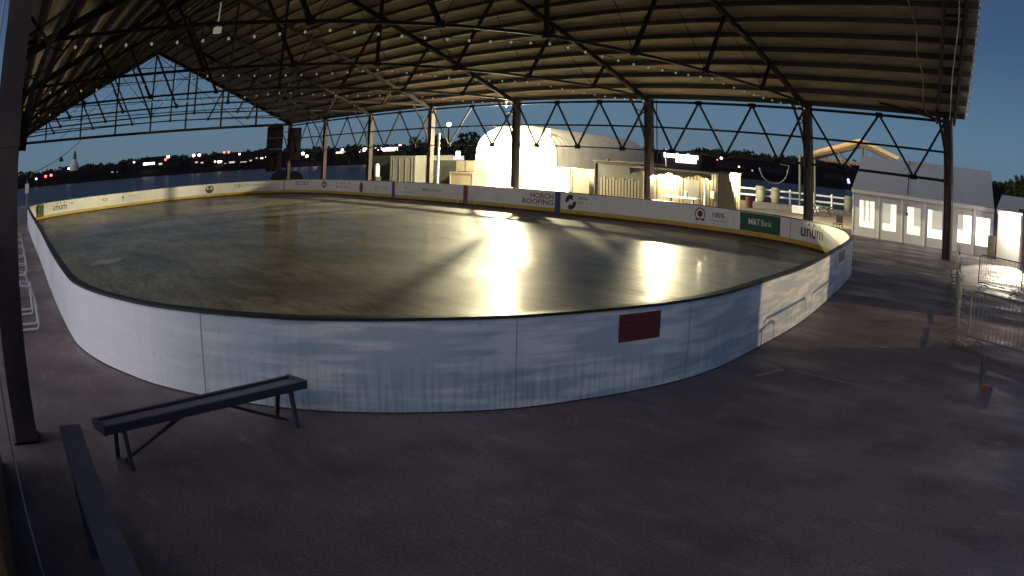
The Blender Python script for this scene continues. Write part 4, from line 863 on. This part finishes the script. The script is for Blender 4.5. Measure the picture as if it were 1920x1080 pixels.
# ------------------------------------------------------------------ tents
def tent():
    FL, FR, RL, RR, BL_, BR = Vector((-19.8, 39.45)), Vector((-10.0, 39.2)), Vector((-20.7, 42.9)), Vector((-11.15, 42.7)), Vector((-21.6, 46.4)), Vector((-12.2, 46.2)); EH, RH = 2.55, 4.5
    o = thing('frame_tent', 'long white frame tent with lit vinyl windows beside the pavilion', 'tent', (-15, 42, 0))
    e = lambda p_, z: (p_.x, p_.y, z)
    ov = Vector((0, -.12))
    for f0, f1, r0, r1 in ((FL + ov, FR + ov, RL, RR), (BL_, BR, RL, RR)):
        MB().hexa([e(f0, EH - .03), e(f1, EH - .03), e(r1, RH - .03), e(r0, RH - .03), e(f0, EH + .01), e(f1, EH + .01), e(r1, RH + .01), e(r0, RH + .01)]).build('roof_cloth', M['fabric_white'], o)
    u = unit(FR - FL); n_ = Vector((-u.y, u.x)); L_ = (FR - FL).length
    wins = [(.33, .98), (1.38, 1.98), (2.55, 3.32), (3.75, 4.62), (5.6, 6.5), (7.45, 8.65)] if False else [(.45, 1.6), (2.1, 3.15), (3.85, 4.85), (5.3, 6.35), (7.35, 8.35), (8.6, 9.6)]
    wl = MB(); ed_ = [0] + [v for w in wins for v in w] + [L_]
    for i in range(0, len(ed_), 2): wl.obox(FL + u * ed_[i], u, ed_[i + 1] - ed_[i], .05, 0, EH)
    for a_, b_ in wins: wl.obox(FL + u * a_, u, b_ - a_, .05, 0, .48); wl.obox(FL + u * a_, u, b_ - a_, .05, 1.98, EH)
    wl.build('front_wall', M['tent_wall'], o)
    MB().obox(FL - n_ * .1 - u * .05, u, L_ + .1, .03, EH - .24, EH - .02).build('valance', M['tent_wall'], o)
    for f0, r0, b0 in ((FL, RL, BL_), (FR, RR, BR)):
        MB().add([e(f0, 0), e(b0, 0), e(b0, EH), e(r0, RH - .04), e(f0, EH)], [(0, 1, 2, 3, 4)]).build('end_wall', M['tent_wall'], o)
    MB().add([e(BL_, 0), e(BR, 0), e(BR, EH), e(BL_, EH)], [(0, 1, 2, 3)]).build('back_wall', M['tent_wall'], o)
    pm = ['pane_warm', 'pane_warm', 'pane_warm', 'pane_bright', 'pane_bright', 'pane_bright']
    for i, (a_, b_) in enumerate(wins):
        w = MB().obox(FL + u * a_ + n_ * .03, u, b_ - a_, .01, .48, 1.98).build('window', M[pm[i]], o)
        fr = MB()
        for k in (a_, b_ - .03): fr.obox(FL + u * k - n_ * .005, u, .03, .03, .48, 1.98)
        for z_ in (.48, 1.95): fr.obox(FL + u * a_ - n_ * .004, u, b_ - a_, .028, z_, z_ + .03)
        fr.build('frame', M['tent_wall'], w)
        cb = [(0, .42, .95, 1.98), (0, .58, .88, 1.98), (.5, 1, .98, 1.98), (.28, 1, .95, 1.98), (0, .42, 1.15, 1.98), None][i]
        if i == 0: MB().obox(FL + u * (a_ + .32) + n_ * .018, u, .16, .01, .85, 1.98).obox(FL + u * (a_ + .68) + n_ * .018, u, .12, .01, .85, 1.98).build('curtain', M['curtain'], w)
        elif cb: MB().obox(FL + u * (a_ + (b_ - a_) * cb[0]) + n_ * .018, u, (b_ - a_) * (cb[1] - cb[0]), .01, cb[2], cb[3]).build('curtain', M['curtain'], w)
    for k in (0, 1.85, 3.5, 5.07, 6.85, 8.47, L_ - .08): q = FL + u * k - n_ * .05; MB().obox(q, u, .08, .05, 0, EH - .2).build('tent_pole', M['white_paint'], o)
    MB().bar(e(RL.lerp(RR, .37), RH + .03), e(FL.lerp(FR, .4) + ov, EH + .03), .05, .02).build('seam_strap', M['wire'], o)
    q = FL.lerp(FR, .4) - n_ * .15; MB().tube([e(q, 2.3), e(q, 1.6)], .02, 5).ball(e(q, 1.55), .09, 8, 6).build('hanging_lamp', M['wire'], o)
tent()
o = thing('entrance_tent', 'small bright white entrance tent beyond the long tent', 'tent', (-9, 40, 0))
FLx, FRx, yb = -9.55, -7.75, 38.5
MB().box(FLx, FRx, yb, yb + .06, 0, 2.5).build('front_wall', M['tent_wall'], o)
MB().hexa([(FLx - .1, yb - .1, 2.46), (FRx + .1, yb - .1, 2.46), (FRx - .1, yb + 2.2, 3.25), (FLx - .3, yb + 2.2, 3.25), (FLx - .1, yb - .1, 2.5), (FRx + .1, yb - .1, 2.5), (FRx - .1, yb + 2.2, 3.29), (FLx - .3, yb + 2.2, 3.29)]).build('roof_cloth', M['fabric_white'], o)
MB().box(FRx, FRx + .06, yb, yb + 2.2, 0, 2.5).build('end_wall', M['tent_wall'], o)
MB().box(FLx - .02, FRx + .02, yb - .05, yb - .02, 2.28, 2.46).build('valance', M['tent_wall'], o)
o = thing('plank_hut', 'brown plank hut with a pale door post at the far right edge', 'hut', (-6.2, 36, 0))
MB().box(-7.3, -3.0, 35.4, 39.5, 0, 2.6).build('wall', M['brown_wall'], o); MB().box(-7.4, -7.28, 35.3, 35.5, 0, 2.45).build('door_post', M['white_paint'], o); MB().box(-7.5, -2.9, 35.2, 39.6, 2.6, 2.72).build('roof', M['wood_dark'], o); MB().box(-7.0, -6.3, 35.34, 35.4, .1, 2.1).build('door', M['wood_dark'], o)
o = thing('utility_cabinet', 'tan electric cabinet at the right front corner of the long tent', 'cabinet', (-9.9, 38.6, 0)); MB().box(-10.1, -9.65, 38.3, 38.7, .08, 1.15).build('body', M['container_tan'], o); MB().box(-10.05, -9.7, 38.28, 38.3, .15, 1.05).build('door', M['container_tan'], o)
# ------------------------------------------------------------------ crowd barriers
def barrier_proto():
    o = thing('crowd_barrier', 'steel crowd barrier', 'barrier', (0, 0, 0), 'crowd barriers on the right')
    w = 1.12
    MB().tube([(-w, 0, .12), (-w, 0, .95), (-w + .04, 0, 1.05), (-w + .14, 0, 1.1), (w - .14, 0, 1.1), (w - .04, 0, 1.05), (w, 0, .95), (w, 0, .12)], .021, 7).tube([(-w, 0, .18), (w, 0, .18)], .018, 6).build('frame', M['galv'], o)
    pk = MB()
    for k in range(17): x = -w + 2 * w * (k + 1) / 18; pk.tube([(x, 0, .18), (x, 0, 1.09)], .008, 5)
    pk.build('bars', M['galv'], o)
    for s in (-1, 1): MB().tube([(s * .8, -.3, .015), (s * .8, -.2, .06), (s * .8, 0, .13), (s * .8, .2, .06), (s * .8, .3, .015)], .02, 6).build('foot', M['galv'], o)
    return o
M['plank'] = mat('weathered plank', (.12, .108, .085), .85, noise=.4, nscale=3)
bp = barrier_proto(); d0 = Vector((-4.4, 14.5)); d1 = Vector((-9.3, 29.7)); dd = (d1 - d0) / 6; ang = math.atan2(dd.y, dd.x)
ORD = ['nearest', 'second', 'third', 'fourth', 'fifth', 'farthest']
for i in range(6):
    c = d0 + dd * (i + .5); lab = 'steel crowd barrier, %s of the row running away along the rink path' % ORD[i]
    if i == 0: bp.location = (c.x, c.y, 0); bp.rotation_euler = (0, 0, ang); bp['label'] = lab
    else: dup(bp, (c.x, c.y, 0), ang + (.05 if i % 2 else -.04), lab)
for x, y, a_, lab in ((-3.3, 15.05, -.3, 'steel crowd barrier set across the front end of the row'), (-1.1, 14.3, -.35, 'steel crowd barrier at the right edge of the view, in line with the front one'), (-6.0, 25.1, -.75 + .35, 'steel crowd barrier across the lit ground before the bright entrance tent')): dup(bp, (x, y, 0), a_, lab)
for k, (p_, q_) in enumerate([((-4.6, 14.95), (-1.5, 13.3)), ((-3.55, 14.3), (-3.0, 12.2))]):
    tag(MB().bar((*p_, .03), (*q_, .03), .09, .05).build('plank', M['plank']), ['narrow timber plank lying across under the front crowd barrier', 'narrow timber plank pointing at the camera from the front crowd barrier'][k], 'plank', 'loose planks on the ground')
tag(MB().hexa([(-3.0, 12.0, 0), (-2.78, 11.95, 0), (-2.75, 12.1, 0), (-2.97, 12.14, 0), (-2.97, 12.02, .09), (-2.81, 11.99, .07), (-2.79, 12.08, .06), (-2.95, 12.11, .08)]).build('block', M['ink_maroon']), 'small dark red block at the end of the plank on the right', 'block')

# ------------------------------------------------------------------ light fixtures and lights
def point(name, loc, power, col, r=.15):
    l = bpy.data.lights.new(name, 'POINT'); l.energy = power; l.color = col; l.shadow_soft_size = r; o_ = bpy.data.objects.new(name, l); COL.objects.link(o_); o_.location = loc; return o_
def spot(name, loc, to, power, col, ang_, blend=.3, r=.1, square=False):
    l = bpy.data.lights.new(name, 'SPOT'); l.energy = power; l.color = col; l.shadow_soft_size = r; l.spot_size = R(ang_); l.spot_blend = blend; l.use_square = square
    o_ = bpy.data.objects.new(name, l); COL.objects.link(o_); o_.location = loc; d_ = Vector(to) - Vector(loc); o_.rotation_euler = d_.to_track_quat('-Z', 'Y').to_euler(); return o_
WARM = (1, .87, .52)
FLP = Vector((-47.55, 37.95, 6.85))
o = thing('floodlight_mast', 'floodlight mast hidden behind the rink post before the arch building', 'floodlight', (-47.2, 38.25, 0))
MB().tube([(-47.2, 38.25, 0), (-47.2, 38.25, 7.1)], [.08, .05], 8).build('pole', ST, o); MB().bar((-47.2, 38.25, 7.05), (FLP.x, FLP.y, FLP.z + .26), .05, .05).build('bracket', ST, o)
ua, ub = Vector((-.33, -1, 0)).normalized() * .34, Vector((-1, -.26, 0)).normalized() * .34
bd = MB()
for k in range(6):
    a_, c_ = FLP + ua.lerp(ub, k / 6).normalized() * .34, FLP + ua.lerp(ub, (k + 1) / 6).normalized() * .34; a2, c2 = FLP + ua.lerp(ub, k / 6).normalized() * .36, FLP + ua.lerp(ub, (k + 1) / 6).normalized() * .36
    bd.hexa([(q.x, q.y, FLP.z - .5) for q in (a_, c_, c2, a2)] + [(q.x, q.y, FLP.z + .13) for q in (a_, c_, c2, a2)])
bd.build('shield_plate', ST, o)  # added plates that keep the flood off the posts to the left
MB().box(FLP.x - .14, FLP.x + .14, FLP.y - .16, FLP.y + .12, FLP.z + .12, FLP.z + .26).build('housing', ST, o)
spot('flood_bulb', FLP, (FLP.x, FLP.y, 0), 26000, WARM, 178, .04, .1)
point('spill_fill', (-47.1, 38.0, 4.5), 2500, WARM, .1)  # added fill light at the mast, brightens the roof underside
point('eave_fill', (-46.6, 37.0, 3.3), 11000, WARM, .12)  # added fill light without a fixture, brightens the purlins near the eave
p_ = BL[0] - BAR[2] * .6; point('bar_bulb', (p_.x, p_.y, 2.02), 1000, WARM, .1)
p_ = BL[1] - BAR[2] * .45; point('bar_bulb', (p_.x, p_.y, 2.02), 110, WARM, .06)
p_ = BAR[0] + BAR[1] * 5.75 + BAR[2] * 1.2; spot('bar_end_bulb', (p_.x, p_.y, 2.5), (p_.x - 2.5, p_.y + 12, 0), 14000, WARM, 120, .5, .1)
point('canopy_bulb', (-27.5, 54.5, 4.0), 160, (1, .6, .25), .1)
spot('rink_flood_bulb', (-30.08, 34.1, 2.12), (-30.05, 34.05, 0), 10500, WARM, 175, .015, .05)
spot('container_bulb', (-38.6, 40.9, 3.25), (-60, 60, 2.2), 32000, WARM, 95, .4, .15)
o = thing('floodlight', 'floodlight on the rink side of the twin post, behind the downpipes', 'floodlight', (-30.08, 34.1, 2.1)); MB().box(-30.2, -29.96, 34.16, 34.3, 2.0, 2.25).build('housing', M['white_paint'], o); MB().bar((-30.12, 34.25, 2.12), (-30.25, 33.7, 2.12), .05, .05).build('bracket', ST, o)
for k_, x_, y_, r_ in (('thinner', -29.73, 33.6, .018), ('thicker', -29.45, 33.3, .026)): tag(MB().tube([(x_, y_, 0), (x_, y_, 6.3)], r_, 8).tube([(x_, y_, 2.0), (x_, y_, 2.08)], r_ + .01, 8).build('downpipe', ST), 'dark downpipe beside the twin post, the %s of the pair' % k_, 'pipe', 'downpipes beside the twin post')
spot('entrance_bulb', (-8.5, 38.0, 2.42), (-8.0, 33.2, 0), 5000, (1, .88, .66), 36, .4, .08)
point('door_bulb', (-8.3, 37.8, 1.7), 260, (1, .9, .72), .1)
spot('gate_lamp', (6, 24.5, 3.2), (-8.32, 14.75, .9), 7600, (1, .72, .38), 18.8, .02, .06, True)
spot('yard_lamp', (-9.2, -15, 6.5), (-13, 3, .6), 450, (.86, .96, 1), 60, .5, .5)

# unseen low wall in place of a building, added to shade the foreground
o = thing('shade_wall', 'low unseen wall added behind the camera to shade the foreground', 'wall', (4, -2, 0)); MB().box(-8.15, 30, -.9, -.45, 0, 2.3).build('shade_body', M['brick'], o); MB().box(-8.25, 30.1, -1.0, -.35, 2.3, 2.4).build('shade_top', M['joint'], o)

# ------------------------------------------------------------------ sky, sun
w = bpy.data.worlds.new('World'); sc.world = w; w.use_nodes = True; nt = w.node_tree; L = nt.links.new; bg = nt.nodes['Background']
sky = nt.nodes.new('ShaderNodeTexSky'); sky.sky_type = 'NISHITA'; sky.sun_disc = False; sky.sun_elevation = R(-3.5); sky.sun_rotation = R(150); sky.altitude = 10; sky.air_density = 1; sky.dust_density = .6; sky.ozone_density = 2
tc = nt.nodes.new('ShaderNodeTexCoord'); sp = nt.nodes.new('ShaderNodeSeparateXYZ'); L(tc.outputs['Generated'], sp.inputs[0])
cr = nt.nodes.new('ShaderNodeValToRGB'); e = cr.color_ramp.elements
e[0].position = 0; e[0].color = (.115, .175, .225, 1); e[1].position = 1; e[1].color = (.03, .07, .17, 1)
for p_, c in ((.06, (.105, .185, .275)), (.2, (.048, .1, .198)), (.4, (.026, .056, .13))): q = e.new(p_); q.color = (*c, 1)
L(sp.outputs[2], cr.inputs[0])
mr = nt.nodes.new('ShaderNodeMapRange'); mr.inputs[1].default_value = -.05; mr.inputs[2].default_value = -1; mr.inputs[3].default_value = 0; mr.inputs[4].default_value = 1; L(sp.outputs[1], mr.inputs[0])
dw = nt.nodes.new('ShaderNodeMix'); dw.data_type = 'RGBA'; dw.inputs[7].default_value = (1.35, 1.25, 1.33, 1); L(mr.outputs[0], dw.inputs[0]); L(cr.outputs[0], dw.inputs[6])
mx = nt.nodes.new('ShaderNodeMix'); mx.data_type = 'RGBA'; mx.blend_type = 'ADD'; mx.inputs[0].default_value = .1
L(dw.outputs[2], mx.inputs[6]); L(sky.outputs[0], mx.inputs[7]); L(mx.outputs[2], bg.inputs['Color']); bg.inputs['Strength'].default_value = 1.0
sl = bpy.data.lights.new('sun', 'SUN'); sl.energy = .02; sl.angle = R(20); sl.color = (.8, .88, 1); so = bpy.data.objects.new('sun', sl); COL.objects.link(so); so.rotation_euler = (R(75), 0, R(-20))

# ------------------------------------------------------------------ camera: wide security lens with barrel distortion
cd = bpy.data.cameras.new('camera'); cam = bpy.data.objects.new('camera', cd); COL.objects.link(cam); sc.camera = cam
rx, up, fw = Vector((0.6258028440537707, 0.7796306543272014, 0.023384678906320115)), Vector((-0.13613047493608837, 0.07965162495301452, 0.987483727681636)), Vector((-0.7680099570760048, 0.6211534926857323, -0.15597770467739605))
mw = Matrix((( rx.x, up.x, -fw.x, 0), (rx.y, up.y, -fw.y, 0), (rx.z, up.z, -fw.z, 3.0), (0, 0, 0, 1))); cam.matrix_world = mw
cd.type = 'PANO'; cd.sensor_width = 36; cd.sensor_height = 20.25; cd.sensor_fit = 'HORIZONTAL'; cd.clip_start = .05; cd.clip_end = 6000
cc = cd; cc.panorama_type = 'FISHEYE_LENS_POLYNOMIAL'; cc.fisheye_fov = R(160)
cc.fisheye_polynomial_k0 = 0; cc.fisheye_polynomial_k1 = -0.032678217071411136; cc.fisheye_polynomial_k2 = 0.0001307244436644483; cc.fisheye_polynomial_k3 = -4.440146489582534e-05; cc.fisheye_polynomial_k4 = 1.0741502395138062e-06

sc.render.engine = 'CYCLES'; sc.cycles.use_denoising = True; sc.cycles.sample_clamp_indirect = 4; sc.cycles.max_bounces = 6; sc.cycles.diffuse_bounces = 3; sc.cycles.glossy_bounces = 3
sc.render.resolution_x = 1024; sc.render.resolution_y = 576
vs_ = sc.view_settings; sc.display_settings.display_device = 'sRGB'; vs_.view_transform = 'Standard'; vs_.look = 'None'; vs_.exposure = 0; vs_.gamma = 1
